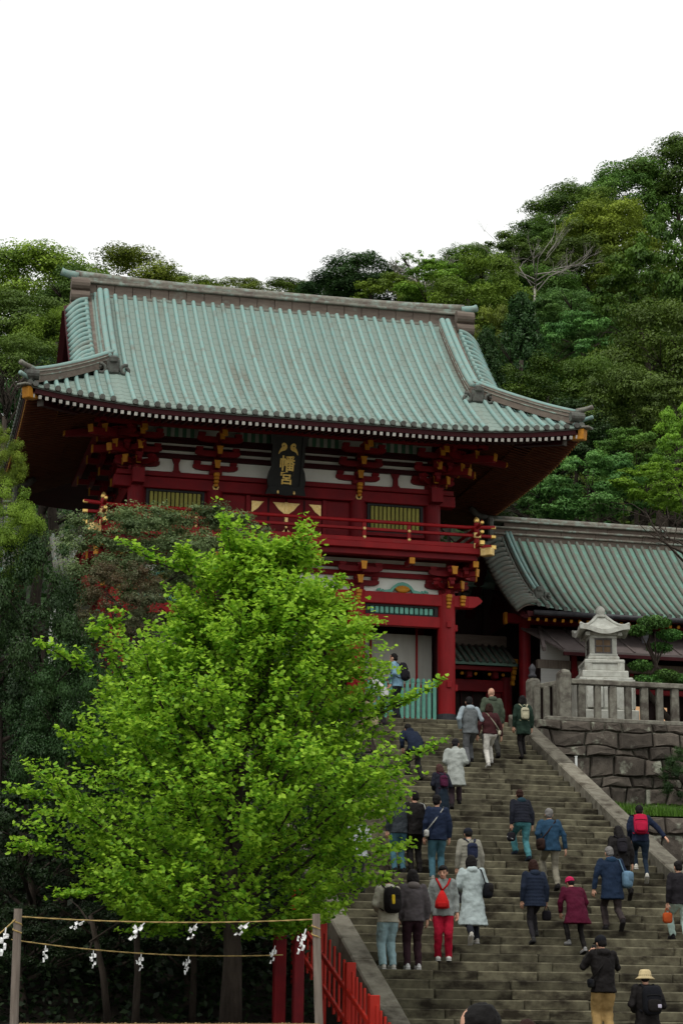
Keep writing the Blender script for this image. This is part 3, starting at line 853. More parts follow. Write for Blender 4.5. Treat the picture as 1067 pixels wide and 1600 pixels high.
for k, dx in enumerate((-3.9, -2.65, -1.25, 1.95, 4.5 - .0, 3.2, .35)):
    if abs(dx) > 4.4: continue
    po = G('railing_post', MB().box((XG+dx, YBF+.085, 14.55), (.10, .09, .52), None, .008), 'vermilion_bright')
    for z in (14.40, 14.64): O('stud', MB().ell((XG+dx, YBF+.03, z), (.05, .03, .05), 8, 6), 'gold_pale', po, smooth=True)
# ---- lower storey
LH = 4.55
col = MB().cyl((0, 0, TOP+.16), (0, 0, 13.15), .245, .245, 20).mesh('column')
foot = MB()
foot.cyl((0, 0, TOP-.02), (0, 0, TOP+.47), .262, .262, 20)
for k in range(20):
    a = 2*math.pi*k/20; foot.box((.262*math.cos(a), .262*math.sin(a), TOP+.22), (.02, .03, .46), (0, 0, a))
foot = foot.mesh('metal_shoe')
peg = MB().box((0, -.25, 0), (.13, .12, .18), None, .015).mesh('beam_peg')
for dx in (-LH, -UC, UC, LH):
    for dy in ((0, 2.4, 4.8)):
        c = G('column', col, 'vermilion_bright', loc=(XG+dx, YC+dy, 0))
        O('metal_shoe', foot, 'metal_dark', c)
        if dy == 0:
            for z in (12.28, 10.62): O('beam_peg', peg, 'vermilion_bright', c, (0, 0, z))
            for z in (12.28, 10.62): O('beam_peg', peg, 'vermilion_bright', c, (0, 0, z-.05), (0, 0, R(90)))
G('head_beam', MB().box2((XG-LH-.58, YC-.16, 12.80), (XG+LH+.58, YC+.16, 13.12), .015), 'vermilion_bright')
G('plaster_wall', MB().box2((XG-LH, YC+.03, 13.12), (XG+LH, YC+.09, 14.05)), 'plaster')
for z, h in ((13.54, .14), (13.78, .14)):
    G('through_beam', MB().box2((XG-LH-.2, YC-.10, z), (XG+LH+.2, YC+.028, z+h), .01), 'vermilion')
for dx in (-LH, -UC, UC, LH):
    bracket(XG+dx, YC-.02, 13.12, 2, .40, .30); beam_nose(XG+dx, YC-.28, 13.0, 4)
for sg in (-1, 1):
    bracket(XG+sg*LH, YC-.02, 13.12, 2, .46, .30, diag=sg*R(45)); bracket(XG+sg*LH, YC-.02, 13.12, 2, .40, .30, diag=sg*R(90))
    beam_nose(XG+sg*(LH+.42), YC-.2, 13.0, 3)
    po = [(0, -.16), (0, .16), (sg*.3, .16), (sg*.42, .05), (sg*.36, -.02), (sg*.2, -.14)]
    G('beam_tail', MB().prism(po, .3, Matrix.Translation((XG+sg*(LH+.585), YC, 12.96))), 'vermilion_bright')
    for dy in (2.4, 4.8): bracket(XG+sg*LH, YC+dy, 13.12, 2, .40, .30, diag=sg*R(90))
for dx in (-3.3, -.7, .7, 3.3, LH+.55, -LH-.55):
    jb = G('joist_end', MB().box((XG+dx, YC-.72, 13.84), (.14, .6, .16), None, .01), 'vermilion')
    O('joist_cap', MB().box((XG+dx, YC-1.03, 13.84), (.155, .03, .175), None, .01), 'ochre', jb)
for sg in (-1, 1):
    cx = XG+sg*(LH+UC)/2
    # carved frog-leg strut, painted
    kp = [(-.55, 0), (-.48, .06), (-.33, .09), (-.24, .2), (-.14, .27), (0, .3), (.14, .27), (.24, .2), (.33, .09), (.48, .06), (.55, 0), (.30, .0), (.24, .1), (.12, .18), (-.12, .18), (-.24, .1), (-.3, 0)]
    ks = G('carved_strut', MB().prism(kp, .12, Matrix.Translation((cx, YC-.05, 13.125))), 'slat_teal')
    ct = MB().ell((cx, YC-.1, 13.21), (.2, .06, .09), 10, 6)
    for k in range(7): a = R(20+k*23); ct.ell((cx+.17*math.cos(a), YC-.12, 13.19+.1*math.sin(a)), (.055, .03, .04), 6, 5)
    O('carving', ct, 'ochre', ks, smooth=True)
    for s2 in (-1, 1):
        lf = MB()
        for k in range(3): lf.ell((cx+s2*(.5+.09*k), YC-.08, 13.15+.02*k), (.075, .03, .035), 7, 5, (0, s2*.5, 0))
        O('carved_leaf', lf, 'slat_teal', ks, smooth=True)
    a, b = sorted((XG+sg*(UC+.25), XG+sg*(LH-.25)))
    tr = G('transom', MB().box2((a, YC-.05, 12.74), (b, YC+.05, 12.798)).box2((a, YC-.05, 12.50), (b, YC+.05, 12.548)).box2((a, YC-.05, 12.55), (a+.1, YC+.05, 12.738)).box2((b-.1, YC-.05, 12.55), (b, YC+.05, 12.738)), 'black_wood')
    O('backing', MB().box2((a+.1, YC+.02, 12.55), (b-.1, YC+.04, 12.738)), 'dark_interior', tr)
    for k in range(13):
        x = a+.12+(b-a-.24)*(k+.5)/13
        O('slat', MB().box((x, YC-.008, 12.644), (.10, .04, .185), None, .012), 'slat_teal', tr)
    G('lintel', MB().box2((a-.1, YC-.12, 12.20), (b+.1, YC+.10, 12.498), .012), 'vermilion_bright')
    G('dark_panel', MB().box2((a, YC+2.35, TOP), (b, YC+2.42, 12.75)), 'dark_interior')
    gp0, gp1 = XG+sg*2.35, XG+sg*4.15
    for (p0, p1) in ((2.3, 2.66), (2.70, 3.98), (4.02, 4.45)):
        q0, q1 = sorted((XG+sg*p0, XG+sg*p1))
        G('grey_panel', MB().box2((q0, YC+1.10, TOP+.1), (q1, YC+1.16, 12.2), .01), 'grey_board')
    for p0 in (2.68, 4.0):
        G('mullion', MB().box((XG+sg*p0, YC+1.10, 11.0), (.05, .1, 2.9)), 'vermilion_bright')
    # teal picket fence across the bay
    pf = G('picket_rail', MB().box2((a+.02, YC-.03, 10.52), (b-.02, YC+.03, 10.62), .01).box2((a+.02, YC-.03, 9.62), (b-.02, YC+.03, 9.72), .01), 'vermilion_bright')
    pm = MB().lathe([(.055, -.75), (.055, .62), (.04, .66), (.055, .70), (.05, .76), (.02, .80)], 8).mesh('picket', False)
    nP = 13
    for k in range(nP): O('picket', pm, 'slat_teal', pf, (a+.1+(b-a-.2)*k/(nP-1), YC-.05, 9.98))
for sg in (-1, 1):
    G('side_wall', MB().box2((XG+sg*LH-.04, YC+.2, TOP), (XG+sg*LH+.04, YB2, 13.1)), 'vermilion_dark')
G('passage_ceiling', MB().box2((XG-LH, YC+.1, 12.9), (XG+LH, YB2, 12.98)), 'dark_interior')
for sg in (-1, 1): G('passage_wall', MB().box2((XG+sg*UC-.04, YC+.3, TOP), (XG+sg*UC+.04, YB2-.2, 12.9)), 'vermilion_dark')
G('storey_core', MB().box2((XG-LH+.1, YC+.3, 13.0), (XG+LH-.1, YB2-.1, 14.08)), 'dark_interior')

# ---- the hanging name board (its own thing)
pq = E('name_board', (XG-.12, YC-.6, 16.2), 'black hanging name board with two gold doves and gilt characters', 'name board')
tilt = Matrix.Rotation(R(17), 4, 'X')
def PB(v): return Vector((XG-.14, YC-.72, 16.36))+(tilt.to_3x3() @ Vector(v)*.93)
mtb = Matrix.Translation((XG-.14, YC-.72, 16.36)) @ tilt @ Matrix.Scale(.93, 4)
po = [(-.44, .86), (.44, .86), (.42, -.3), (.40, -.62), (-.40, -.62), (-.42, -.3)]
O('board', MB().prism(po, .07, mtb), 'plaque_black', pq)
for sx in (-1, 1):
    po = [(sx*.40, .92), (sx*.56, .92), (sx*.54, .62), (sx*.48, .55), (sx*.50, .1), (sx*.46, -.06), (sx*.53, -.22), (sx*.57, -.45), (sx*.54, -.66), (sx*.40, -.66)]
    O('board_wing', MB().prism(po, .13, mtb @ Matrix.Translation((0, -.03, 0))), 'plaque_black', pq)
O('board_wing', MB().prism([(-.56, .80), (.56, .80), (.62, .97), (-.62, .97)], .16, mtb @ Matrix.Translation((0, -.045, 0))), 'plaque_black', pq)
O('board_wing', MB().prism([(-.52, -.62), (.52, -.62), (.60, -.88), (.3, -.86), (0, -.90), (-.3, -.86), (-.60, -.88)], .16, mtb @ Matrix.Translation((0, -.045, 0))), 'plaque_black', pq)
for sx in (-1, 1):
    O('hook', MB().ell(PB((sx*.24, -.14, -.80)), (.035, .03, .06), 8, 6), 'gold_pale', pq, smooth=True)
# two doves facing outwards, heads turned in, that form the first character
def dove(sx):
    body = [(.05, .10), (.10, .16), (.155, .175), (.20, .15), (.215, .10), (.20, .05), (.235, 0), (.275, -.08), (.29, -.16), (.275, -.165), (.24, -.11), (.18, -.07), (.12, -.055), (.07, -.02), (.045, .04)]
    hole = None
    return [(sx*x, z) for x, z in body]
for sx in (-1, 1):
    m_ = mtb @ Matrix.Translation((0, -.045, .47))
    d = O('dove_emblem', MB().prism(dove(sx), .03, m_), 'letter_gold', pq)
    O('dove_beak', MB().prism([(sx*.10, .155), (sx*.085, .105), (sx*.12, .115), (sx*.14, .14)], .034, m_), 'letter_gold', d)
    O('dove_breast', MB().prism([(sx*.125, .09), (sx*.17, .105), (sx*.175, .07), (sx*.14, .06)], .034, m_), 'plaque_black', d)
def glyph(ch, size, zc):
    cu = bpy.data.curves.new('character', 'FONT'); cu.body = ch; cu.size = size; cu.extrude = .012
    cu.offset = size*.018; cu.align_x = 'CENTER'; cu.align_y = 'CENTER'
    to = bpy.data.objects.new('tmp_character', cu); COL.objects.link(to)
    dg = bpy.context.evaluated_depsgraph_get(); me = bpy.data.meshes.new_from_object(to.evaluated_get(dg))
    bpy.data.objects.remove(to); me.materials.clear()
    xs = [v.co.x for v in me.vertices]; ys = [v.co.y for v in me.vertices]
    cx, cy = (min(xs)+max(xs))/2, (min(ys)+max(ys))/2
    mt = mtb @ Matrix.Translation((0, -.052, zc)) @ Matrix.Rotation(R(90), 4, 'X')
    for v in me.vertices: v.co = mt @ Vector((v.co.x-cx, v.co.y-cy, v.co.z))
    return O('character', me, 'letter_gold', pq)
glyph('\u5e61', .47, .05)
glyph('\u5bae', .42, -.37)
# ------------------------------------------------------------------ corridor building (right) and its twin (left)
def corridor(sg, x0, x1, label):
    """long tiled corridor running away from the gate; sg=+1 to the right. Eaves at Y=55"""
    def X(x): return XG+sg*x
    root = E('corridor_building', (X(x0), 55.6, TOP), label, 'corridor')
    def C_(n, mb, mt, **k): return O(n, mb, mt, root, **k)
    ye, yr = 55.0, 58.6; ez = 13.02; sm = yr-ye-.2
    def p2(s): return .60*s+.070*s*s
    def F(x, s, side=0): return Vector((X(x), ye+s if not side else 2*yr-ye-s, ez+p2(s)+.22*max(0, 1-(x-x0)/2.2)**2*max(0, 1-s/3)))
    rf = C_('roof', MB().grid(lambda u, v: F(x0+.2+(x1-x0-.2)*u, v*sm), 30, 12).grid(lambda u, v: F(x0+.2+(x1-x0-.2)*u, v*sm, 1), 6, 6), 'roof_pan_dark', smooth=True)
    n = int((x1-x0-.5)/.262)
    for k in range(n+1):
        x = x0+.42+.262*k
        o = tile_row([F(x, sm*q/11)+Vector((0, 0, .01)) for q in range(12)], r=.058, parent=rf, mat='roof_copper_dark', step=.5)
        O('end_tile', MB().cyl((0, .05, 0), (0, -.03, 0), .072, .068, 8), 'tile_end', o, F(x, 0)+Vector((0, -.02, .03)))
    for k in range(17):                                  # verge tiles over the gable edge
        for b in (0, 1):
            q = []
            for t in np.linspace(0, 1, 6):
                p = F(x0+.36-t*.62, .1+k*.2, b); p.z += .05-.34*t**2; q.append(p)
            O('verge_tile', MB().tube(q, [.085]*5+[.10], 7), 'roof_copper_dark', rf, smooth=True)
    vs = MB()
    for b in (0, 1):
        vs.grid(lambda u, v, b=b: F(x0+.3-u*.5, v*sm, b)-Vector((0, 0, .03+.3*u*u)), 6, 12)
    O('verge_sheet', vs, 'ridge_brown', rf, smooth=True)
    for b in (0, 1):
        q = [F(x0+.05, s, b)-Vector((0, 0, .42)) for s in np.linspace(0.05, sm, 8)]
        C_('barge_board', MB().tube(q, .15, 4, flat=.4), 'vermilion_dark')
    dr = ridge_along('descending_ridge', [F(x0+.62, s)+Vector((0, 0, .03)) for s in np.linspace(.75, sm, 12)], .24, .17, 'ridge_brown', 2, root)
    scroll(F(x0+.62, .62)+Vector((0, -.03, .10)), .8, I3, dr, sg)
    rz = ez+p2(sm)
    rd = C_('main_ridge', MB().box2((X(x0+.1), yr-.26, rz-.4), (X(x1), yr+.26, rz+.10)), 'ridge_brown')
    for a, b, h in ((.10, .16, .32), (.30, .36, .30), (.50, .56, .32)):
        O('ridge_molding', MB().box2((X(x0+.08), yr-h, rz+a), (X(x1), yr+h, rz+b), .015), 'ridge_edge', rd)
    for k in range(int((x1-x0)/1.1)):
        a = x0+.1+1.1*k
        O('ridge_slab', MB().box2((X(a+.005), yr-.22, rz+.16), (X(a+1.095), yr+.22, rz+.30)).box2((X(a+.4), yr-.2, rz+.36), (X(a+1.49), yr+.2, rz+.50)), 'ridge_brown', rd)
    O('ridge_cap', MB().tube([(X(x0), yr, rz+.62), (X(x1), yr, rz+.62)], .12, 10), 'ridge_edge', rd, smooth=True)
    O('ridge_ornament', MB().box2((X(x0-.06), yr-.4, rz-.15), (X(x0+.12), yr+.4, rz+.62), .05), 'tile_end', rd)
    O('ridge_horn', MB().tube([(X(x0-.10*k), yr, rz+.64+.012*k*k) for k in range(6)], [.12, .11, .10, .10, .10, .11], 8), 'tile_end', rd, smooth=True)
    # eaves: gutter, fascia, rafters
    C_('gutter', MB().tube([(X(x0+.25), ye-.08, ez-.08), (X(x1), ye-.08, ez-.10)], .075, 8, half=False), 'metal_dark', smooth=True)
    C_('eave_fascia', MB().box2((X(x0+.1), ye+.04, ez-.16), (X(x1), ye+.12, ez-.02)), 'vermilion_dark')
    me = MB().box((0, .8, 0), (.075, 1.6, .085)).mesh('rafter')
    cap = MB().box((0, -.01, 0), (.08, .02, .09)).mesh('rafter_tip')
    for k in range(int((x1-x0)/.25)):
        o = C_('rafter', me, 'vermilion_dark', loc=(X(x0+.2+.25*k), ye+.2, ez-.22), rot=(math.atan(.35), 0, 0))
        O('rafter_tip', cap, 'ochre', o)
    C_('soffit', MB().raw([(X(x0), ye+.05, ez-.12), (X(x1), ye+.05, ez-.12), (X(x1), yr, ez+1.3), (X(x0), yr, ez+1.3)], [(0, 1, 2, 3)]), 'vermilion_dark')
    # posts, beam, walls
    yw = 56.7
    for k in range(5):
        x = x0+.55+2.6*k
        if x < x1: C_('column', MB().cyl((X(x), yw, TOP), (X(x), yw, 13.2), .17, .17, 14), 'vermilion')
    C_('head_beam', MB().box2((X(x0), yw-.12, 12.95), (X(x1), yw+.12, 13.22), .012), 'vermilion')
    O('beam_end', MB().box((X(x0-.03), yw, 13.08), (.1, .2, .34), None, .02), 'ochre', root)
    C_('rear_wall', MB().box2((X(x0+.3), 59.9, TOP), (X(x1), 60.0, 15.5)), 'dark_interior')
    C_('gable_wall', MB().raw([(X(x0+.5), 56.5, 13.2), (X(x0+.5), 60.6, 13.2), (X(x0+.5), yr, 15.4), (X(x0+.52), 56.5, 13.2), (X(x0+.52), 60.6, 13.2), (X(x0+.52), yr, 15.4)], [(0, 1, 2), (5, 4, 3), (0, 3, 4, 1), (1, 4, 5, 2), (2, 5, 3, 0)]), 'vermilion_dark')
    return root, X, C_
cr, CX_, CC = corridor(1, 7.05, 22, 'long corridor building with a dark green tiled roof behind the stone lantern')
# brown metal pent roof, screens and lit lattice of the right corridor
px0 = 7.45
pr = CC('pent_roof', MB().raw([(CX_(px0+.6), 54.6, 11.86), (CX_(22), 54.6, 11.86), (CX_(22), 56.6, 12.82), (CX_(px0), 56.6, 12.82), (CX_(px0+.6), 54.6, 11.80), (CX_(22), 54.6, 11.80), (CX_(22), 56.6, 12.76), (CX_(px0), 56.6, 12.76)], [(0, 1, 2, 3), (7, 6, 5, 4), (0, 4, 5, 1), (1, 5, 6, 2), (2, 6, 7, 3), (3, 7, 4, 0)]), 'pent_metal')
for k in range(20):
    x = px0+.62+.7*k; t = max(0, (px0+.6-x))
    O('roof_seam', MB().box((CX_(x), 55.6, 12.355), (.05, 2.2, .05), (math.atan(.48), 0, 0)), 'pent_metal', pr)
O('roof_trim', MB().box((CX_(px0+.3), 55.6, 12.33), (.10, 2.28, .12), (math.atan(.48), 0, -.26)), 'pent_metal', pr)
CC('pent_fascia', MB().box2((CX_(px0+.6), 54.57, 11.70), (CX_(22), 54.66, 11.795)), 'vermilion_dark')
CC('pent_beam', MB().box2((CX_(px0+.3), 56.0, 11.55), (CX_(22), 56.16, 11.80)), 'weathered_wood')
CC('roller_screen', MB().box2((CX_(7.85), 56.02, 11.05), (CX_(8.72), 56.05, 12.45)), 'screen_white')
CC('lower_wall', MB().box2((CX_(7.9), 56.9, TOP), (CX_(22), 57.0, 11.9)), 'dark_interior')
CC('screen_post', MB().box2((CX_(8.76), 55.95, TOP), (CX_(8.92), 56.1, 12.5)), 'vermilion')
for k in range(12):
    x = 8.95+.42*k
    CC('lattice_post', MB().box2((CX_(x+9.0*0), 56.2, TOP), (CX_(x+.10), 56.3, 11.55)), 'vermilion')
for k in range(11):
    x = 9.07+.42*k
    CC('lit_window', MB().box2((CX_(x+.07), 56.34, 10.05), (CX_(x+.20), 56.36, 10.62)), 'lit_paper' if k % 2 == 0 else 'dark_interior')
CC('window_rail', MB().box2((CX_(8.9), 56.19, 10.96), (CX_(22), 56.32, 11.1)), 'vermilion')
CC('down_pipe', MB().cyl((CX_(10.6), 54.9, 12.2), (CX_(10.6), 54.9, 12.95), .09, .14, 10), 'metal_dark')
corridor(-1, 7.05, 22, 'half hidden grey roofed corridor wing behind the dark conifers')

# inner side gate in the shade between the gate and the corridor
sg_ = E('inner_gate', (17.7, 58.5, TOP), 'shaded red inner gate with a small tiled roof and dark doorway', 'gate')
def SGo(n, mb, mt, **k): return O(n, mb, mt, sg_, **k)
SGo('roof', MB().raw([(15.9, 57.6, 11.92), (18.75, 57.6, 11.92), (18.75, 58.9, 12.65), (15.9, 58.9, 12.65), (15.9, 57.6, 11.84), (18.75, 57.6, 11.84), (18.75, 58.9, 12.57), (15.9, 58.9, 12.57)], [(0, 1, 2, 3), (7, 6, 5, 4), (0, 4, 5, 1), (1, 5, 6, 2), (2, 6, 7, 3), (3, 7, 4, 0)]), 'roof_pan_dark')
for k in range(14):
    x = 15.98+.205*k
    SGo('tile_row', MB().tube([(x, 57.56, 11.95), (x, 58.88, 12.68)], .055, 7), 'roof_copper_dark', smooth=True)
SGo('main_ridge', MB().box2((15.9, 58.75, 12.6), (18.8, 59.1, 12.95), .03), 'ridge_brown')
SGo('eave_beam', MB().box2((15.9, 57.72, 11.70), (18.7, 57.86, 11.83), .01), 'vermilion')
SGo('head_beam', MB().box2((15.8, 58.2, 11.15), (18.75, 58.42, 11.5), .01), 'vermilion')
for k in range(6): SGo('beam_stud', MB().ell((16.3+.42*k, 57.9, 11.62), (.055, .05, .055), 8, 6), 'ochre', smooth=True)
for k in range(3): SGo('bracket_block', MB().box((16.6+.8*k, 58.1, 11.62), (.16, .3, .2), None, .02), 'vermilion')
for x in (15.95, 18.62): SGo('column', MB().cyl((x, 58.3, TOP), (x, 58.3, 11.6), .17, .17, 14), 'vermilion')
SGo('side_panel', MB().box2((18.0, 58.3, TOP), (18.45, 58.4, 11.15)), 'vermilion')
SGo('side_panel', MB().box2((16.1, 58.3, TOP), (16.6, 58.4, 11.15)), 'vermilion')
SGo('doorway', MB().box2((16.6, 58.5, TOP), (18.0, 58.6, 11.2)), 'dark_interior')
for k in range(3): SGo('door_bar', MB().box2((16.9+.35*k, 58.42, TOP), (16.94+.35*k, 58.48, 11.15)), 'vermilion_dark')
bn = SGo('beam_nosing', MB().box((18.72, 57.75, 12.0), (.16, .16, .16), None, .02), 'ochre')
for k in range(1, 5): O('nosing_leaf', MB().box((18.72-.02*k, 57.75, 12.0-.16*k), (.15-.01*k, .16, .15), None, .02), 'ochre', bn)
wb = E('inner_wall', (17, 60.6, TOP), 'dark wall closing the court behind the shaded inner gate', 'wall')
O('panel', MB().box2((15.4, 60.6, TOP), (19.5, 60.7, 14.6)), 'dark_interior', wb)
O('wall_roof', MB().box2((15.3, 59.6, 14.6), (19.5, 61.0, 14.75)), 'roof_pan_dark', wb)
for k in range(3): O('slanted_brace', MB().box((16.3+.6*k, 60.3, 13.6), (.13, .1, 2.0), (0, R(18), 0)), 'weathered_dark', wb)
# pale tiled roof seen past the left end of the balcony
lr = E('far_hall', (5.4, 64, TOP), 'pale tiled hall roof glimpsed past the left end of the balcony', 'hall')
O('roof', MB().raw([(5.6, 61.5, 13.8), (7.9, 61.5, 13.8), (7.9, 65, 16.6), (5.6, 65, 16.6)], [(0, 1, 2, 3)]), 'roof_copper_dark', lr)
for k in range(8):
    x = 5.7+.29*k
    O('tile_row', MB().tube([(x, 61.45, 13.84), (x, 65, 16.65)], .07, 6), 'roof_copper_dark', lr, smooth=True)
O('wall', MB().box2((5.7, 62.4, TOP-1), (7.8, 64.9, 14.0)), 'plaster', lr)

# ------------------------------------------------------------------ stone fence, lantern, small things on the right terrace
fy = 51.35
fence = E('stone_fence', (17.6, fy, TOP), 'lichened stone post and rail fence along the top of the retaining wall', 'stone fence')
O('kerb', MB().box2((17.45, fy-.17, TOP-.02), (33, fy+.17, TOP+.10), .02), 'fence_stone', fence)
O('rail', MB().box2((18.05, fy-.11, TOP+.98), (33, fy+.11, TOP+1.12), .02), 'fence_stone', fence)
post = MB().box((0, 0, .62), (.33, .30, 1.30), None, .025).lathe([(.2, 1.27), (.16, 1.33), (.06, 1.37)], 4).mesh('post')
O('post', post, 'fence_stone', fence, (17.98, fy, TOP))
O('post', post, 'fence_stone', fence, (17.52, fy+1.15, TOP), (0, 0, .3), (.95, .95, .95))
O('rail', MB().box((17.75, fy+.58, TOP+1.03), (.16, 1.0, .13), (0, 0, .38), .02), 'fence_stone', fence)
for k in range(3): O('baluster', MB().box((17.9-.16*(k+.4), fy+.22+.3*k, TOP+.53), (.15, .15, .88), None, .015), 'fence_stone', fence)
bal = [MB().box((0, 0, .53), (.20, .17, .9), None, .02).mesh('baluster'), MB().box((0, 0, .53), (.17, .16, .9), None, .015).mesh('baluster')]
x = 18.46; k = 0
while x < 32.5:
    O('baluster', bal[k % 2], 'fence_stone', fence, (x, fy, TOP), (0, 0, rs.uniform(-.05, .05))); x += .44+rs.uniform(-.02, .02); k += 1
ob = E('bronze_ornament', (17.5, fy+1.15, TOP+1.3), 'small dark bronze finial on the end post of the stone fence', 'finial')
O('cup', MB().lathe([(.1, 0), (.12, .06), (.07, .12), (.09, .2), (.1, .27), (.05, .34), (.01, .38)], 10, (17.5, fy+1.15, TOP+1.30)), 'metal_dark', ob, smooth=True)

LX, LY = 19.68, 53.1
lan = E('stone_lantern', (LX, LY, TOP), 'large pale stone lantern with a curved roof and amber window panes', 'stone lantern', rz=0)
def L_(n, mb, mt='lantern_stone', **k): return O(n, mb, mt, lan, **k)
la = R(-10)
def lb(z0, z1, w, ch=.025, d=None): return MB().box((LX, LY, (z0+z1)/2), (w, d or w, z1-z0), (0, 0, la), ch)
L_('plinth', lb(TOP-.02, TOP+.50, 1.70)); L_('plinth', lb(TOP+.505, TOP+1.40, 1.46))
for k in range(3): O('plinth_slab', MB().box((LX-.46+.46*k, LY-.72, TOP+.95), (.44, .07, .8), (0, 0, la), .02), 'lantern_stone', lan)
L_('step_tier', lb(TOP+1.405, TOP+1.60, 1.26)); L_('step_tier', lb(TOP+1.605, TOP+1.80, 1.04)); L_('step_tier', lb(TOP+1.805, TOP+1.92, 1.10, .03)); L_('step_tier', lb(TOP+1.925, TOP+2.03, .86, .03))
for sx in (-1, 1):
    for sy in (-1, 1):
        q = Matrix.Rotation(la, 3, 'Z') @ Vector((sx*.44, sy*.44, 0))
        L_('tier_foot', MB().box((LX+q.x, LY+q.y, TOP+1.72), (.2, .2, .24), (0, 0, la), .02))
fz = TOP+2.03
L_('fire_box', lb(fz, fz+.07, .78, .015)); L_('fire_box', lb(fz+.50, fz+.58, .76, .015))
for sx in (-1, 1):
    for sy in (-1, 1):
        q = Matrix.Rotation(la, 3, 'Z') @ Vector((sx*.305, sy*.305, 0))
        L_('fire_box_post', MB().box((LX+q.x, LY+q.y, fz+.285), (.13, .13, .43), (0, 0, la), .01))
for a in range(4):
    rm = Matrix.Rotation(la+a*math.pi/2, 3, 'Z')
    c = Vector((LX, LY, fz+.285))+rm @ Vector((0, -.315, 0))
    w = L_('window', MB().box(c, (.48, .04, .43), rm), 'amber_glass')
    for (dx, dz, sx, sz) in ((0, 0, .035, .42), (0, 0, .47, .035), (-.22, 0, .045, .42), (.22, 0, .045, .42), (0, .19, .47, .045), (0, -.19, .47, .045)):
        O('window_bar', MB().box(c+rm @ Vector((dx, -.028-(.004 if sz < sx else 0), dz)), (sx, .03, sz), rm), 'weathered_dark', w)
# roof of the lantern: flared square hip with upturned corners
def lroof(u, v):
    a = u*2*math.pi
    ca, sa = math.cos(a), math.sin(a); m_ = max(abs(ca), abs(sa)); rad = .10+(.68-.10)*v
    x_, y_ = ca/m_*rad, sa/m_*rad; crn = (abs(ca*sa)*2)**3
    z_ = .46*(1-v)**1.6+.13*crn*v**3
    p = Matrix.Rotation(la, 3, 'Z') @ Vector((x_, y_, z_)); return (LX+p.x, LY+p.y, fz+.70+p.z)
lr_ = MB().grid(lroof, 48, 10)
lr_.grid(lambda u, v: [c + (0 if i < 2 else -.11*v-.02) for i, c in enumerate(lroof(1-u, v))], 48, 10)
lr_.grid(lambda u, v: [c + (0 if i < 2 else -.13*v) for i, c in enumerate(lroof(u, 1))], 48, 1)
L_('roof', lr_)
L_('roof_underside', MB().box((LX, LY, fz+.64), (.90, .90, .13), (0, 0, la), .03))
for sx in (-1, 1):
    for sy in (-1, 1):
        q = Matrix.Rotation(la, 3, 'Z') @ Vector((sx*.44, sy*.44, 0)); L_('roof_bracket', MB().box((LX+q.x, LY+q.y, fz+.60), (.12, .12, .10), (0, 0, la), .01))
for a in range(4):
    rm = Matrix.Rotation(la+a*math.pi/2+math.pi/4, 3, 'Z'); q = []
    for k in range(7):
        v = k/6; rad = (.10+.58*v)*math.sqrt(2)*.98
        q.append(Vector((LX, LY, fz+.72+.46*(1-v)**1.6+.13*v**3))+rm @ Vector((rad, 0, 0)))
    L_('roof_rib', MB().tube(q, .045, 6), smooth=True)
L_('finial', MB().lathe([(.20, 0), (.20, .04), (.12, .07), (.10, .10), (.14, .16), (.13, .24), (.07, .31), (.01, .34)], 14, (LX, LY, fz+1.12)), smooth=True)
wp = E('drain_pipe', (17.2, 48.3, 7.7), 'short pale drain pipe standing by the coping below the wall', 'pipe')
O('tube', MB().cyl((17.2, 48.3, 7.5), (17.2, 48.3, 8.02), .032, .032, 8), 'pipe_white', wp)
O('tube_cap', MB().cyl((17.2, 48.3, 8.02), (17.2, 48.3, 8.04), .04, .04, 8), 'pipe_white', wp)

# grass on the ledge (nobody could count it)
gv, gf = [], []
gr = random.Random(5)
for i in range(9000):
    u, v = gr.random()**1.2*.28, gr.random()*.9; X, Y, Z = ledge(u, v)
    X += gr.uniform(-.03, .03); h = gr.uniform(.08, .34)*(1 if v < .8 else .7); a = gr.uniform(0, 6.28); b = gr.uniform(0, .2)
    w = .012; dx, dy = math.cos(a)*w, math.sin(a)*w; lx, ly = gr.uniform(-b, b), gr.uniform(-b, b)
    o_ = len(gv); gv += [(X-dx, Y-dy, Z), (X+dx, Y+dy, Z), (X+lx*.5+dx*.7, Y+ly*.5+dy*.7, Z+h*.6), (X+lx*.5-dx*.7, Y+ly*.5-dy*.7, Z+h*.6), (X+lx, Y+ly, Z+h)]
    gf += [(o_, o_+1, o_+2, o_+3), (o_+3, o_+2, o_+4)]
g = O('grass', mesh('grass', gv, gf, False, [gr.random() for _ in gf]), 'leaf_grass'); g['kind'] = 'stuff'

# ------------------------------------------------------------------ red slatted fence beside the stairs, red posts, rope with paper streamers
rf_ = E('red_fence', (8.1, 33.5, 1.5), 'bright red stepped wooden fence descending beside the stairs', 'fence')
pys = [38.0, 35.9, 33.75, 32.15, 30.6, 29.1]
fx = 8.08
def fz_(y): return 3.24-.335*(35.8-y)
for i, y in enumerate(pys):
    O('post', MB().box((fx, y, fz_(y)-.85), (.16, .16, 1.75), None, .012), 'post_red', rf_)
    if i < len(pys)-1:
        y2 = pys[i+1]; n = 5
        for k in range(n):
            yy = y+(y2-y)*(k+1)/(n+1)
            O('picket', MB().box((fx-.02, yy, fz_(yy)-.60), (.036, .08, 1.12), None, .006), 'post_red', rf_)
        for dz in (-.42, -.92):
            a, b = Vector((fx-.06, y, fz_(y)+dz)), Vector((fx-.06, y2, fz_(y2)+dz)); d = b-a
            O('rail', MB().box((a+b)/2, (.05, d.length-.14, .09), d.to_track_quat('Y', 'Z').to_matrix(), .006), 'post_red', rf_)
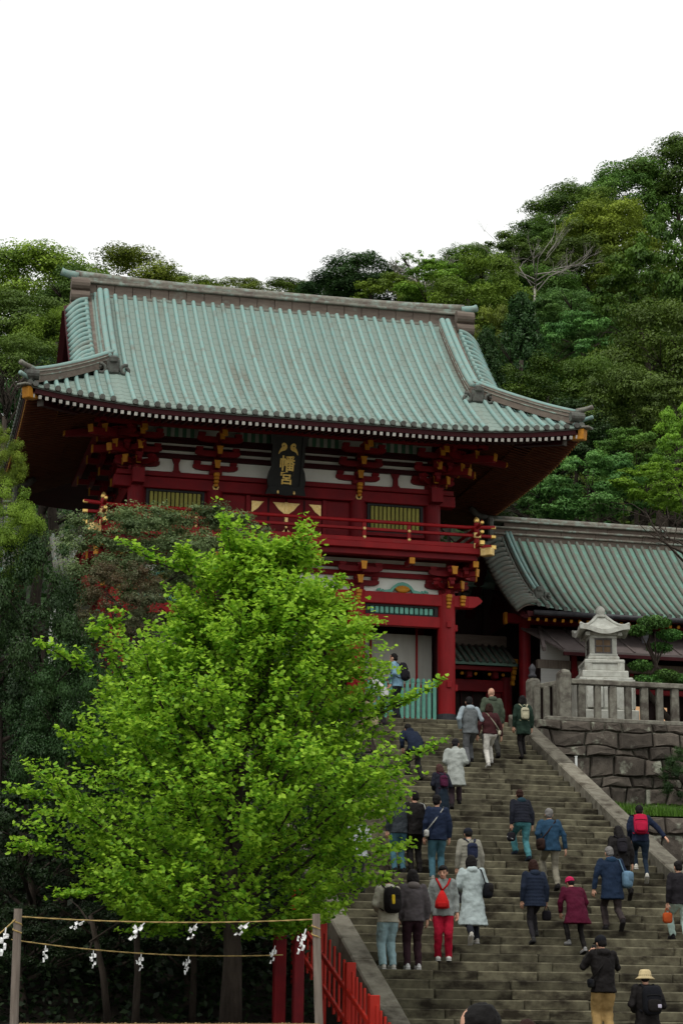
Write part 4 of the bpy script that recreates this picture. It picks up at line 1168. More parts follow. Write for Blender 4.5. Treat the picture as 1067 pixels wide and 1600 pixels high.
for (px, py, y, w, lab) in ((438, 1442, 36.2, .20, 'dull red post standing in shade beside the ginkgo trunk'), (467, 1452, 34.2, .17, 'thick red post between the ginkgo trunk and the rope post')):
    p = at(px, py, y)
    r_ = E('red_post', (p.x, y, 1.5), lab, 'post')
    O('shaft', MB().box((p.x, y, (p.z+1.2)/2), (w, w, p.z-1.2), None, .015), 'vermilion', r_)  # darker red than the fence: the planting's shade put into the colour
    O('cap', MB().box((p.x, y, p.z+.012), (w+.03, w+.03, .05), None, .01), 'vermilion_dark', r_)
pa, pb = at(29, 1420, 28.6), at(494, 1428, 28.0)
for p, q, lab in ((pa, at(22, 1600, 28.6), 'leaning weathered wooden post at the left end of the straw rope'), (pb, at(498, 1600, 28.0), 'weathered grey wooden post where the straw rope ends by the red fence')):
    d = (q-p).normalized(); b = p+d*((p.z-0.0)/-d.z)
    r_ = E('rope_post', tuple(b), lab, 'post', 'posts carrying the straw rope')
    O('shaft', MB().tube([b, b.lerp(p, .33)+Vector((.01, 0, 0)), b.lerp(p, .66), p], [.062, .058, .057, .055], 12), 'weathered_wood', r_, smooth=False)
    O('lashing', MB().tube([p+Vector((0, 0, -.10-.02*k)) + Vector((.062*math.cos(k*1.1), .062*math.sin(k*1.1), 0)) for k in range(12)], .011, 5), 'straw', r_)
def rope(a, b, sag, lab, rad=.009, n=40):
    r_ = E('straw_rope', tuple(a), lab, 'rope')
    pts = []
    for k in range(n+1):
        t = k/n; p = a.lerp(b, t); p.z -= sag*4*t*(1-t); pts.append(p)
    mb = MB(); mb2 = MB()
    mb.tube([p+Vector((0, math.cos(i*1.6)*rad*.5, math.sin(i*1.6)*rad*.5)) for i, p in enumerate(pts)], rad*.8, 6)
    mb2.tube([p-Vector((0, math.cos(i*1.6)*rad*.5, math.sin(i*1.6)*rad*.5)) for i, p in enumerate(pts)], rad*.8, 6)
    O('strand', mb, 'straw', r_); O('strand', mb2, 'straw', r_)
    return pts
def shide(p, sway, scale, lab, rx=0.0, twist=0.0):
    """zig-zag folded paper streamer, creased and caught by the wind"""
    rr_ = random.Random(lab); scale *= .8
    o = E('paper_streamer', tuple(p), lab, 'paper streamer', 'white paper streamers on the straw ropes', local=True)
    o.rotation_euler = (rx, sway, twist)
    for name, x0, nfold, hh in (('folded_paper', 0, 4, 1.0), ('paper_tail', -.02, rr_.choice((2, 3)), .9)):
        mb = MB(); z = -.055*scale; x = x0*scale; y = 0 if x0 == 0 else .03
        if x0 == 0: mb.box((0, 0, -.03*scale), (.014*scale, .005, .07*scale))
        for k in range(nfold):
            w = .034*scale*rr_.uniform(.8, 1.15); h = .064*scale*hh*rr_.uniform(.8, 1.2); dx = rr_.uniform(.012, .03)*scale*(-1 if k % 2 else 1)
            yy = [y+rr_.uniform(-.02, .02) for _ in range(6)]
            a = [(x+dx-w/2, yy[0], z), (x+dx+w/2, yy[1], z-.008), (x+dx+w*.6, yy[2], z-h*.5), (x+dx+w/2, yy[3], z-h), (x+dx-w/2, yy[4], z-h-.006), (x+dx-w*.42, yy[5], z-h*.5)]
            b = [(q[0], q[1]+.003, q[2]) for q in a]
            mb.raw(a+b, [(5, 2, 1, 0), (4, 3, 2, 5), (6, 7, 8, 11), (11, 8, 9, 10)]+[(i_, (i_+1) % 6, 6+(i_+1) % 6, 6+i_) for i_ in range(6)])
            z -= h*.9; x += rr_.uniform(-.008, .012)*scale
        O(name, mb, 'paper', o)
pts = rope(pa-Vector((0, 0, .10)), pb-Vector((0, 0, .07)), .06, 'thin straw rope strung between the two weathered posts')
names = ['leftmost', 'second from the left', 'third from the left', 'fourth from the left']
for k, px in enumerate((137, 226, 308, 386)):
    t = (px-29)/(494-29); p = pts[int(round(t*40))]
    shide(p, R((58, 40, 26, 44)[k]), (1.0, 1.35, 1.1, 1.15)[k], 'windblown white paper streamer, %s on the front rope' % names[k], R(10), R(8))
p0 = at(0, 1453, 28.2)
rope(pa-Vector((0, 0, .11)), at(-90, 1530, 27.6), .03, 'short straw rope sagging away to the left from the leaning post')
shide(at(10, 1450, 28.2), R(6), 1.5, 'large white paper streamer at the left edge beside the leaning post')
shide(at(478, 1452, 27.9), R(20), 1.5, 'bunched white paper streamer beside the right rope post', 0, .4)
bk0, bk1 = at(18, 1468, 33.2), at(442, 1492, 33.0)
pts = rope(bk0, bk1, .10, 'dim second straw rope in the shade behind the front rope', .010)
for k, px in enumerate((72, 146, 224, 298)):
    p = pts[int(round((px-18)/(442-18)*40))]
    shide(p, R(-3+4*k), 1.2, 'hanging white paper streamer, %s on the shaded rear rope' % names[k], 0, .2*k)
shide(at(430, 1478, 33.0), R(14), 1.2, 'dim white paper streamer in front of the dull red post', 0, .2)
# low bamboo fence at the foot of the picture's left side
bf = E('bamboo_fence', tuple(at(170, 1598, 27.5)), 'low split bamboo fence in front of the dark planting', 'fence')
a, b = at(30, 1602, 27.6), at(500, 1602, 27.1)
O('rail', MB().tube([a, a.lerp(b, .5), b], .022, 8), 'bamboo', bf, smooth=True)
bm_ = MB().tube([(0, 0, -1.45), (0, 0, .03)], .014, 6).mesh('cane', False)
for k in range(90): O('cane', bm_, 'bamboo', bf, tuple(a.lerp(b, (k+.5)/90)+Vector((0, -.03, rs.uniform(-.006, .006)))))
# ------------------------------------------------------------------ foliage
rng = np.random.default_rng(3)
def quads_mesh(name, C, N_, size, rnd, aspect=1.0, bend=0.0, rg=rng):
    """one leaf (a folded quad: two faces) per row of C with normal N_"""
    n = len(C)
    N_ = N_/np.linalg.norm(N_, axis=1, keepdims=True)
    a = rg.normal(size=(n, 3)); a -= (a*N_).sum(1, keepdims=True)*N_; a /= np.linalg.norm(a, axis=1, keepdims=True)+1e-9
    b = np.cross(N_, a)
    s = size[:, None] if hasattr(size, '__len__') else size
    V = np.empty((n, 4, 3)); V[:, 0] = C-a*s*.5; V[:, 1] = C+b*s*.32*aspect+N_*s*.06; V[:, 2] = C+a*s*.5-N_*s*bend; V[:, 3] = C-b*s*.32*aspect+N_*s*.06
    me = bpy.data.meshes.new(name)
    me.vertices.add(4*n); me.vertices.foreach_set('co', V.reshape(-1))
    me.loops.add(4*n); me.loops.foreach_set('vertex_index', np.arange(4*n, dtype=np.int32))
    me.polygons.add(n); me.polygons.foreach_set('loop_start', np.arange(0, 4*n, 4, dtype=np.int32))
    me.update(calc_edges=True)
    at_ = me.attributes.new('rnd', 'FLOAT', 'FACE'); at_.data.foreach_set('value', rnd.astype(np.float32))
    return me

def crown_mesh(name, n, lobes, leaf, seed, rx=1.0, rz=.8, flat=.55, lr=(.22, .42), jitter=.16, upb=.7, dens=1.0, inner=.15):
    """crown in a unit-radius box (origin at crown centre): leaf-sized faces on many uneven pads"""
    rg = np.random.default_rng(seed)
    P = []; Rr = []
    while len(P) < lobes:
        p = rg.uniform(-1, 1, 3); d = np.linalg.norm(p)
        if d > 1 or d < .25: continue
        if p[2] < -.55: continue
        p = p/d*(d**.5)
        P.append(p*np.array([rx*.82, rx*.82, rz*.82])); Rr.append(rg.uniform(*lr))
    P = np.array(P); Rr = np.array(Rr)
    w = Rr**2/np.sum(Rr**2); idx = rg.choice(lobes, n, p=w)
    d = rg.normal(size=(n, 3)); d /= np.linalg.norm(d, axis=1, keepdims=True)
    d[:, 2] = np.where((d[:, 2] < 0) & (rg.random(n) < .72), -d[:, 2], d[:, 2])
    # lumpy pads
    ph = rg.uniform(0, 6.28, (lobes, 3)); fr = rg.uniform(3, 7, (lobes, 3))
    bump = 1+.16*np.sin(d[:, 0]*fr[idx, 0]+ph[idx, 0])+.16*np.sin(d[:, 1]*fr[idx, 1]+ph[idx, 1])+.10*np.sin(d[:, 2]*fr[idx, 2]+ph[idx, 2])
    rr = Rr[idx]*bump*(1-jitter*rg.random(n)**2*2)
    core = rg.random(n) < inner; rr[core] *= rg.random(core.sum())
    C = P[idx]+d*rr[:, None]*np.array([1, 1, flat])
    N_ = d*.9+rg.normal(size=(n, 3))*.38; N_[:, 2] += upb*.4
    size = leaf*rg.uniform(.65, 1.35, n)
    tone = np.clip(.5+.11*rg.normal(size=n)+.24*rg.normal(size=lobes)[idx], 0, 1)
    return quads_mesh(name, C, N_, size, tone, .9, .12, rg)

def conifer_mesh(name, n, leaf, seed, layers=9):
    rg = np.random.default_rng(seed)
    C = []; 
    k = rg.integers(0, layers, n); z = -1+2*(k+.5)/layers
    rad = (1-((z+1)/2)**1.4)*.62+.16
    a = rg.uniform(0, 2*np.pi, n); nb = 7
    a = (np.floor(a/(2*np.pi)*nb)+.5+rg.normal(size=n)*.16)*2*np.pi/nb+k*1.3
    t = rg.random(n)**.6; r_ = rad*t*(1+.12*rg.normal(size=n))
    C = np.stack([r_*np.cos(a), r_*np.sin(a), z+.10-.20*t+rg.normal(size=n)*.05], 1)
    N_ = np.stack([np.cos(a)*.5, np.sin(a)*.5, np.ones(n)*.8], 1)+rg.normal(size=(n, 3))*.5
    return quads_mesh(name, C, N_, leaf*rg.uniform(.6, 1.4, n), np.clip(.45+.25*rg.normal(size=n), 0, 1), .6, .3, rg)

CROWNS = {
    'cloud':  [crown_mesh('crown', 34000, 44, .038, s, 1, .76, .62, (.16, .36), .25) for s in (1, 2, 3)],
    'round':  [crown_mesh('crown', 30000, 40, .038, s, 1, .85, .72, (.18, .34), .3) for s in (11, 12, 13)],
    'loose':  [crown_mesh('crown', 26000, 70, .042, s, 1, .90, .55, (.10, .22), .45, inner=.3) for s in (21, 22)],
    'sparse': [crown_mesh('crown', 3200, 50, .05, s, 1, .90, .5, (.06, .15), .5, inner=.3) for s in (31,)],
    'conifer': [conifer_mesh('crown', 24000, .050, s) for s in (41, 42)],
}
def limb_mesh(name, H, r0, seed, n=7, spread=.8, z0=.45):
    """tapered trunk with limbs; crown centre at height H (unit: metres), crown radius ~spread"""
    rr = random.Random(seed); mb = MB()
    tp = [Vector((0, 0, 0))]; x = y = 0
    for k in range(1, 7):
        x += rr.uniform(-.03, .03)*H; y += rr.uniform(-.03, .03)*H; tp.append(Vector((x, y, H*k/6)))
    mb.tube(tp, [r0*(1.25 if k == 0 else 1-.72*k/6) for k in range(7)], 8)
    for k in range(n):
        t = z0+(1-z0)*k/n; i = min(5, int(t*6)); b = tp[i].lerp(tp[i+1], t*6-i)
        a = k*2.4+rr.uniform(-.4, .4); L = spread*rr.uniform(.7, 1.1)
        e = b+Vector((math.cos(a)*L, math.sin(a)*L, L*rr.uniform(.3, .8)))
        m_ = b.lerp(e, .5)+Vector((rr.uniform(-.1, .1)*L, rr.uniform(-.1, .1)*L, rr.uniform(0, .15)*L))
        r1 = r0*(1-.72*t)*.6
        mb.tube([b, m_, e], [r1, r1*.6, r1*.2], 6)
        for q in range(3):
            a2 = a+rr.uniform(-1, 1); e2 = m_.lerp(e, rr.random())+Vector((math.cos(a2), math.sin(a2), rr.uniform(.2, .9)))*L*.45
            mb.tube([m_, m_.lerp(e2, .6)+Vector((0, 0, .04*L)), e2], [r1*.5, r1*.3, r1*.1], 5)
    return mb.mesh(name, True)
TRUNKS = {}
def tree(name, px, py, w, h, Y, crown, mat, label, group='trees on the wooded hill behind the shrine', cat='tree', var=0, base=None, rz=None, bark='bark', tr=.2):
    """px,py,w,h: centre and size of the crown as seen from the photographer's spot, at distance plane Y"""
    c = at(px, py, Y); S_ = (c-CAM).dot(_f)/3250
    rx, rz_ = w*S_/2, h*S_/2
    zb = base if base is not None else hill_z(c.x, Y)-.2
    t = E(name, (c.x, Y, zb), label, cat, group, local=True)
    H = max(1.0, c.z-zb)
    hk = round(H)
    sp = max(rx, .5)
    if (hk, round(sp), bark) not in TRUNKS: TRUNKS[(hk, round(sp), bark)] = limb_mesh('trunk', hk, tr*max(.6, hk/9), hk*7+round(sp), 8, max(.6, sp*.75))
    O('trunk', TRUNKS[(hk, round(sp), bark)], bark, t, scale=(1, 1, H/hk))
    ms = CROWNS[crown]; me = ms[var % len(ms)]
    key = (me.name, mat)
    if key not in CM:
        m2 = me if not me.materials else me.copy()
        if me.materials: m2.materials.clear()
        m2.materials.append(MATS[mat]); CM[key] = m2
    O('crown', CM[key], None, t, (0, 0, H), (0, 0, (var*1.7+px*.013) if rz is None else rz), (rx, rx, rz_/.8))
    return t
CM = {}
FOREST = [
 # left of the roof
 ('evergreen_tree', 50, 462, 190, 130, 82, 'round', 'leaf_ever_light', 'broad evergreen on the skyline at the far left'),
 ('evergreen_tree', 205, 450, 175, 95, 88, 'round', 'leaf_ever_light', 'bright domed evergreen on the skyline left of the roof ridge'),
 ('evergreen_tree', 130, 472, 150, 100, 80, 'cloud', 'leaf_ever', 'dark evergreen between the two skyline domes at left'),
 ('evergreen_tree', 20, 515, 170, 110, 74, 'cloud', 'leaf_ever', 'evergreen at the left edge level with the main ridge'),
 ('rusty_tree', 85, 530, 120, 90, 72, 'round', 'leaf_yellow', 'brownish tree beside the left end of the green roof'),
 ('evergreen_tree', 30, 585, 170, 110, 70, 'round', 'leaf_ever', 'evergreen at the left edge above the left eave corner'),
 ('evergreen_tree', -10, 660, 140, 130, 68, 'cloud', 'leaf_dark', 'dark tree at the left edge below the left eave corner'),
 ('evergreen_tree', 90, 610, 120, 100, 70, 'cloud', 'leaf_dark', 'dark tree hidden behind the left eave corner'),
 ('evergreen_tree', 300, 460, 110, 50, 112, 'cloud', 'leaf_ever_light', 'small far crown just over the left half of the ridge'),
 ('evergreen_tree', 372, 462, 110, 50, 122, 'cloud', 'leaf_yellow', 'low yellowish far crown over the middle of the ridge'),
 ('evergreen_tree', 455, 466, 120, 46, 126, 'cloud', 'leaf_ever', 'low dark far crown over the middle of the ridge'),
 # over the right half of the ridge
 ('evergreen_tree', 575, 438, 140, 78, 104, 'cloud', 'leaf_dark', 'dark umbrella shaped evergreen over the right half of the ridge'),
 ('evergreen_tree', 525, 465, 110, 60, 108, 'cloud', 'leaf_dark', 'low dark evergreen left of the umbrella shaped crown'),
 ('thin_tree', 655, 425, 90, 70, 98, 'sparse', 'leaf_yellow', 'thin leaved tree with white branches against the sky'),
 ('yellow_tree', 610, 472, 120, 70, 96, 'loose', 'leaf_yellow', 'yellowish tree behind the right part of the main ridge'),
 ('yellow_tree', 690, 455, 130, 90, 90, 'loose', 'leaf_yellow', 'yellow green tree behind the right tip of the main ridge'),
 ('yellow_tree', 745, 455, 130, 100, 88, 'round', 'leaf_yellow', 'olive yellow tree just right of the main ridge tip'),
 # the high slope on the right
 ('evergreen_tree', 745, 415, 110, 60, 102, 'cloud', 'leaf_ever', 'low green crown at the foot of the skyline slope'),
 ('evergreen_tree', 800, 410, 140, 80, 104, 'loose', 'leaf_ever', 'green crown behind the bare grey tree'),
 ('evergreen_tree', 862, 378, 130, 70, 106, 'cloud', 'leaf_ever', 'green crown halfway up the skyline slope'),
 ('evergreen_tree', 900, 335, 140, 80, 108, 'cloud', 'leaf_ever', 'dark layered crown on the upper skyline slope'),
 ('evergreen_tree', 975, 308, 150, 100, 112, 'cloud', 'leaf_ever', 'high layered crown near the top of the skyline slope'),
 ('evergreen_tree', 1078, 272, 150, 110, 110, 'cloud', 'leaf_ever', 'topmost evergreen crown at the right edge'),
 ('evergreen_tree', 960, 365, 150, 100, 98, 'cloud', 'leaf_ever_light', 'large yellow topped evergreen below the upper skyline'),
 ('evergreen_tree', 920, 410, 130, 80, 97, 'cloud', 'leaf_ever', 'spreading dark evergreen right of the bare grey tree'),
 ('evergreen_tree', 985, 420, 120, 80, 95, 'cloud', 'leaf_yellow', 'olive crown under the yellow topped evergreen'),
 ('evergreen_tree', 925, 475, 150, 80, 100, 'cloud', 'leaf_dark', 'deep shaded tree under the spreading evergreen'),
 ('evergreen_tree', 835, 468, 150, 70, 96, 'round', 'leaf_ever', 'rounded tree below the bare grey branches'),
 ('evergreen_tree', 905, 490, 130, 70, 86, 'round', 'leaf_blue', 'blue green tree in the middle of the slope'),
 ('evergreen_tree', 840, 515, 140, 80, 82, 'loose', 'leaf_blue', 'fresh green tree above the dark conifer'),
 ('evergreen_tree', 905, 545, 130, 100, 80, 'loose', 'leaf_blue', 'loose green tree right of the dark conifer'),
 ('dark_conifer', 815, 565, 150, 150, 74, 'conifer', 'leaf_dark', 'dark layered conifer right of the roof verge'),
 ('yellow_tree', 765, 540, 70, 130, 76, 'loose', 'leaf_yellow', 'yellow green foliage tight against the right roof verge'),
 ('dark_conifer', 760, 600, 110, 120, 72, 'conifer', 'leaf_dark', 'dark conifer behind the right corner ridge'),
 ('evergreen_tree', 850, 610, 150, 90, 72, 'round', 'leaf_olive', 'dull olive tree above the right eave corner'),
 ('evergreen_tree', 925, 620, 130, 120, 71, 'round', 'leaf_olive', 'brownish olive tree right of the eave corner'),
 ('olive_tree', 1010, 470, 150, 150, 80, 'loose', 'leaf_olive', 'tall olive tree high at the right edge'),
 ('olive_tree', 1070, 400, 150, 190, 78, 'loose', 'leaf_olive', 'dense olive tree at the right edge below the topmost crown'),
 ('olive_tree', 1040, 560, 190, 170, 74, 'round', 'leaf_olive', 'broad olive tree at the right edge in the middle of the slope'),
 ('evergreen_tree', 985, 640, 150, 130, 69, 'round', 'leaf_ever', 'deep green tree right of the brownish olive tree'),
 ('evergreen_tree', 1050, 660, 130, 120, 68, 'loose', 'leaf_ever', 'green tree at the right edge above the lime foliage'),
 ('evergreen_tree', 890, 690, 140, 110, 70, 'round', 'leaf_dark', 'dark tree right of the gilded eave corner'),
 ('evergreen_tree', 920, 765, 160, 110, 65, 'loose', 'leaf_blue', 'blue green tree above the corridor roof'),
 ('evergreen_tree', 840, 775, 110, 90, 66, 'loose', 'leaf_blue', 'mid green tree behind the left end of the corridor ridge'),
 ('evergreen_tree', 985, 720, 120, 90, 67, 'loose', 'leaf_ever', 'shaded tree between the blue green and lime trees'),
 ('lime_tree', 1030, 765, 150, 80, 63.6, 'loose', 'leaf_lime', 'lime green tree at the right end of the corridor roof'),
 ('lime_tree', 1065, 690, 90, 110, 64.5, 'loose', 'leaf_lime', 'lime green branch at the right edge of the slope'),
 ('evergreen_tree', 780, 700, 160, 150, 75, 'cloud', 'leaf_dark', 'dark tree seen under the right eaves'),
 ('evergreen_tree', 730, 760, 120, 120, 70, 'round', 'leaf_dark', 'dark tree behind the right end of the balcony'),
]
for i, (n_, px, py, w, h, Y, cr_, mt, lab) in enumerate(FOREST):
    tree(n_, px, py+h*.09, w*1.28, h*1.32, Y, cr_, mt, lab, var=i)

# bare trees
def bare_tree(px, py, w, h, Y, label, seed, base=None, mat='bark_pale', group=None, droop=0.0, r0=.14):
    c = at(px, py, Y); s = (c-CAM).dot(_f)/3250; rr = random.Random(seed)
    zb = base if base is not None else hill_z(c.x, Y)-.2
    t = E('bare_tree', (c.x, Y, zb), label, 'tree', group, local=True)
    H = c.z-zb; W = w*s/2; Hh = h*s/2
    O('trunk', MB().tube([(0, 0, 0), (rr.uniform(-.3, .3), 0, H*.5), (0, 0, H-Hh*.6)], [r0*1.6, r0*1.3, r0], 8), mat, t, smooth=True)
    for k in range(9):
        mb = MB(); a = k*2.4; b = Vector((0, 0, H-Hh*(.9-.1*k)))
        e = Vector((math.cos(a)*W*rr.uniform(.6, 1), math.sin(a)*W*.8, H+Hh*rr.uniform(-.1, .9)))
        def twig(p, q, r, d):
            m_ = p.lerp(q, .5)+Vector((rr.uniform(-1, 1), rr.uniform(-1, 1), rr.uniform(-.2, 1)))*(q-p).length*.14
            mb.tube([p, m_, q], [r, r*.75, r*.4], 5 if d < 2 else 4, cap=d == 0)
            if d >= 3: return
            for _ in range(3 if d else 5):
                st = p.lerp(q, rr.uniform(.35, 1)); L = (q-p).length*rr.uniform(.35, .6)
                dr_ = (q-p).normalized()+Vector((rr.uniform(-1, 1), rr.uniform(-1, 1), rr.uniform(-.5, .9)-droop*d))*.9
                twig(st, st+dr_.normalized()*L, r*.45, d+1)
        twig(b, e, r0*.55, 0)
        O('branch', mb, mat, t, smooth=True)
    return t
bare_tree(835, 425, 170, 80, 93, 'bare grey branched tree on the upper slope', 4, r0=.06)
bare_tree(655, 440, 90, 80, 96, 'white branched bare tree over the right half of the ridge', 8, r0=.09)
bare_tree(1075, 840, 170, 120, 53.0, 'leafless weeping tree in front of the corridor roof', 6, base=TOP, mat='bark', droop=.8, r0=.07)
bare_tree(10, 620, 70, 110, 66, 'bare thin tree at the left edge beside the eaves', 9, mat='bark', r0=.09)

# undergrowth on the hill, one mass
rg = np.random.default_rng(77)
n = 60000
X = rg.uniform(-45, 75, n); Y = 63.2+rg.random(n)**.9*60
Z = np.array([hill_z(x, y) for x, y in zip(X, Y)])
C = np.stack([X, Y, Z+rg.random(n)**2*2.2], 1)
N_ = rg.normal(size=(n, 3))*.6+np.array([0, -.3, .9])
ug = O('undergrowth', quads_mesh('undergrowth', C, N_, rg.uniform(.25, .6, n), np.clip(.35+.25*rg.normal(size=n), 0, 1), .9, .1, rg), 'leaf_dark'); ug['kind'] = 'stuff'

# the wood goes on to the right beyond the trees in view, as one mass
n = 70000; X = rg.uniform(30, 78, n); Y = 63.5+rg.random(n)**.9*50
hz_ = np.array([hill_z(x, y)+max(0, 6+7*noise.noise(Vector((x*.16, y*.16, 2)))+3*noise.noise(Vector((x*.45, y*.45, 9))))*min(1, max(0, (x-31)/6)) for x, y in zip(X, Y)])
fw = O('far_wood', quads_mesh('far_wood', np.stack([X, Y, hz_-rg.random(n)**2*2.5], 1), rg.normal(size=(n, 3))*.5+np.array([0, -.4, .8]), rg.uniform(.3, .7, n), np.clip(.45+.25*rg.normal(size=n), 0, 1), .9, .1, rg), 'leaf_ever'); fw['kind'] = 'stuff'

# ------------------------------------------------------------------ the ginkgo
GX, GY, GZ = 6.16, 34.0, 1.45
gk = E('ginkgo_tree', (GX, GY, GZ), 'large bright green ginkgo tree in front of the gate and stairs', 'tree')
def env(z):
    z = z*1.05
    return float(np.interp(z, [1.5, 2.1, 2.8, 3.8, 4.8, 5.6, 6.4, 7.2, 7.8, 8.2], [1.4, 2.4, 3.05, 3.2, 2.8, 2.45, 1.85, 1.1, .55, .2]))
def asym(a, z):
    c = math.cos(a)
    return (1-.16*max(0, c)*max(0, min(1, (3.5-z)/.5)))*(1)-(.17 if c > 0 else -.03)*abs(c)*max(0, min(1, (7.2-z)/2.2))
rr = random.Random(12); gw = MB(); SH = []
tr_pts = [Vector((GX, GY, GZ)), Vector((GX+.02, GY, GZ+1.2)), Vector((GX-.05, GY+.05, GZ+2.6)), Vector((GX+.05, GY, GZ+4.2)), Vector((GX+.25, GY, GZ+5.6)), Vector((GX+.5, GY, GZ+6.9))]
O('trunk', MB().tube(tr_pts, [.20, .15, .125, .10, .06, .025], 12), 'bark', gk, smooth=True)
def tr_at(z):
    for i in range(5):
        if tr_pts[i+1].z >= z: return tr_pts[i].lerp(tr_pts[i+1], (z-tr_pts[i].z)/(tr_pts[i+1].z-tr_pts[i].z))
    return tr_pts[-1]
def shoot(p, d, L, dens):
    SH.append((p, d.normalized(), L, dens))
NL = 74
for k in range(NL):
    h = 1.55+5.25*(k/NL)**.92
    a = k*2.39996+rr.uniform(-.25, .25)
    up = R(18+48*(k/NL)+rr.uniform(-8, 10))
    b = tr_at(GZ+h)
    d = Vector((math.cos(a)*math.cos(up), math.sin(a)*math.cos(up), math.sin(up)))
    # length to the envelope
    L = .4
    while L < 5.2:
        q = b+d*L
        if math.hypot(q.x-GX, q.y-GY) > env(q.z-GZ)*asym(a, q.z-GZ): break
        L += .1
    L *= rr.uniform(.86, 1.12)
    pts = [b]; dd = d.copy()
    for s_ in range(1, 7):
        dd = (dd+Vector((rr.uniform(-.12, .12), rr.uniform(-.12, .12), rr.uniform(-.02, .12)))).normalized(); pts.append(pts[-1]+dd*L/6)
    r0 = .05*(1-k/NL*.6)
    gw.tube(pts, [r0*(1-.14*i) for i in range(7)], 5)
    n = max(5, int(L*6.5))
    for s_ in range(n):
        t = .18+.82*(s_+rr.random())/n; i = min(5, int(t*6)); p = pts[i].lerp(pts[i+1], t*6-i); ax = (pts[i+1]-pts[i]).normalized()
        sd_ = ax.cross(Vector((0, 0, 1))); sd_.normalize()
        dr = ax*rr.uniform(.5, 1.1)+sd_*rr.uniform(-1, 1)*.9+Vector((0, 0, rr.uniform(-.25, .75)))
        l2 = rr.uniform(.3, .85)*(1.15-.3*t)
        shoot(p, dr, l2, 1)
        gw.tube([p, p+dr.normalized()*l2], [.009, .003], 3, cap=False)
    shoot(pts[-2], (pts[-1]-pts[-2])*1+Vector((0, 0, .06)), rr.uniform(.5, 1.0), 1)
# shorter sprays that fill the crown, in clumps, thickest towards its surface
cnt = 0
while cnt < 1750:
    z = rr.uniform(1.5, 7.8); a = rr.uniform(0, 6.2832); f_r = rr.uniform(.2, 1)**.42
    nz_ = noise.noise(Vector((math.cos(a)*1.6, math.sin(a)*1.6, z*.75+7)))
    e_ = env(z)*f_r*(.92+.42*nz_)*asym(a, z); p = Vector((GX+.55*(z/8)**2+e_*math.cos(a), GY+e_*math.sin(a), GZ+z))
    if noise.noise(Vector((p.x*1.25, p.y*1.25, p.z*2.1))) < .04: continue
    cnt += 1
    shoot(p, Vector((math.cos(a)*.9+rr.uniform(-.5, .5), math.sin(a)*.9+rr.uniform(-.5, .5), rr.uniform(.1, .95))), rr.uniform(.3, .9), 1)
# a few long leading shoots that feather the outline
for (px, py, px2, py2) in ((300, 900, 196, 850), (300, 900, 285, 862), (370, 900, 352, 812), (440, 900, 472, 820), (430, 930, 490, 832), (150, 1050, 66, 1005), (500, 1020, 562, 985), (560, 1130, 694, 1062), (540, 1120, 640, 1090), (560, 1230, 692, 1158), (90, 1250, 18, 1235), (100, 1330, 25, 1325), (180, 1390, 95, 1400), (480, 970, 530, 905), (200, 960, 150, 985)):
    a_, b_ = at(px, py, GY-.4), at(px2, py2, GY-.7)
    gw.tube([a_, a_.lerp(b_, .5)-Vector((0, 0, .05)), b_], [.02, .013, .005], 4)
    for q in range(16):
        t = (q+.5)/16; p = a_.lerp(b_, t)
        shoot(p, (b_-a_).normalized()*.8+Vector((rr.uniform(-.5, .5), rr.uniform(-.6, .6), rr.uniform(-.2, .6))), rr.uniform(.2, .42)*(1.2-.6*t), 1)
O('branches', gw, 'bark', gk)['kind'] = 'stuff'
# fan leaves in rosettes along every shoot
rg = np.random.default_rng(8)
CC_, NN, AA, TT = [], [], [], []
for (p, d, L, dens) in SH:
    m_ = max(3, int(L/.075))
    ts = (np.arange(m_)+rg.random(m_))/m_
    for t in ts:
        c = np.array(p)+np.array(d)*L*t
        q = rg.integers(3, 6)
        an = rg.random(q)*6.283
        out = np.stack([np.cos(an), np.sin(an), rg.normal(size=q)*.35-.05], 1)
        CC_.append(c+out*rg.uniform(.03, .07, (q, 1))); AA.append(out)
        nn = np.array([0, -.25, 1.0])+rg.normal(size=(q, 3))*.45; NN.append(nn)
        TT.append(np.clip(.45+.5*(t-.5)+.25*rg.normal(size=q), 0, 1))
CC_ = np.concatenate(CC_); NN = np.concatenate(NN); AA = np.concatenate(AA); TT = np.concatenate(TT)
n = len(CC_); NN /= np.linalg.norm(NN, axis=1, keepdims=True)
AA -= (AA*NN).sum(1, keepdims=True)*NN; AA /= np.linalg.norm(AA, axis=1, keepdims=True)+1e-9
BB = np.cross(NN, AA); s = rg.uniform(.055, .092, n)[:, None]
V = np.empty((n, 6, 3))
V[:, 0] = CC_
V[:, 1] = CC_+AA*s*.55-BB*s*.62+NN*s*.10
V[:, 2] = CC_+AA*s*.95-BB*s*.30+NN*s*.02
V[:, 3] = CC_+AA*s*.82-NN*s*.06
V[:, 4] = CC_+AA*s*.95+BB*s*.30+NN*s*.02
V[:, 5] = CC_+AA*s*.55+BB*s*.62+NN*s*.10
me = bpy.data.meshes.new('leaves')
me.vertices.add(6*n); me.vertices.foreach_set('co', V.reshape(-1))
idx = (np.arange(n)[:, None]*6+np.array([[0, 1, 2, 3, 0, 3, 4, 5]])).reshape(-1).astype(np.int32)
me.loops.add(8*n); me.loops.foreach_set('vertex_index', idx)
me.polygons.add(2*n); me.polygons.foreach_set('loop_start', np.arange(0, 8*n, 4, dtype=np.int32))
me.update(calc_edges=True)
a_ = me.attributes.new('rnd', 'FLOAT', 'FACE'); a_.data.foreach_set('value', np.repeat(TT, 2).astype(np.float32))
lv = O('leaves', me, 'leaf_ginkgo', gk); lv['kind'] = 'stuff'
print('ginkgo leaves', n)

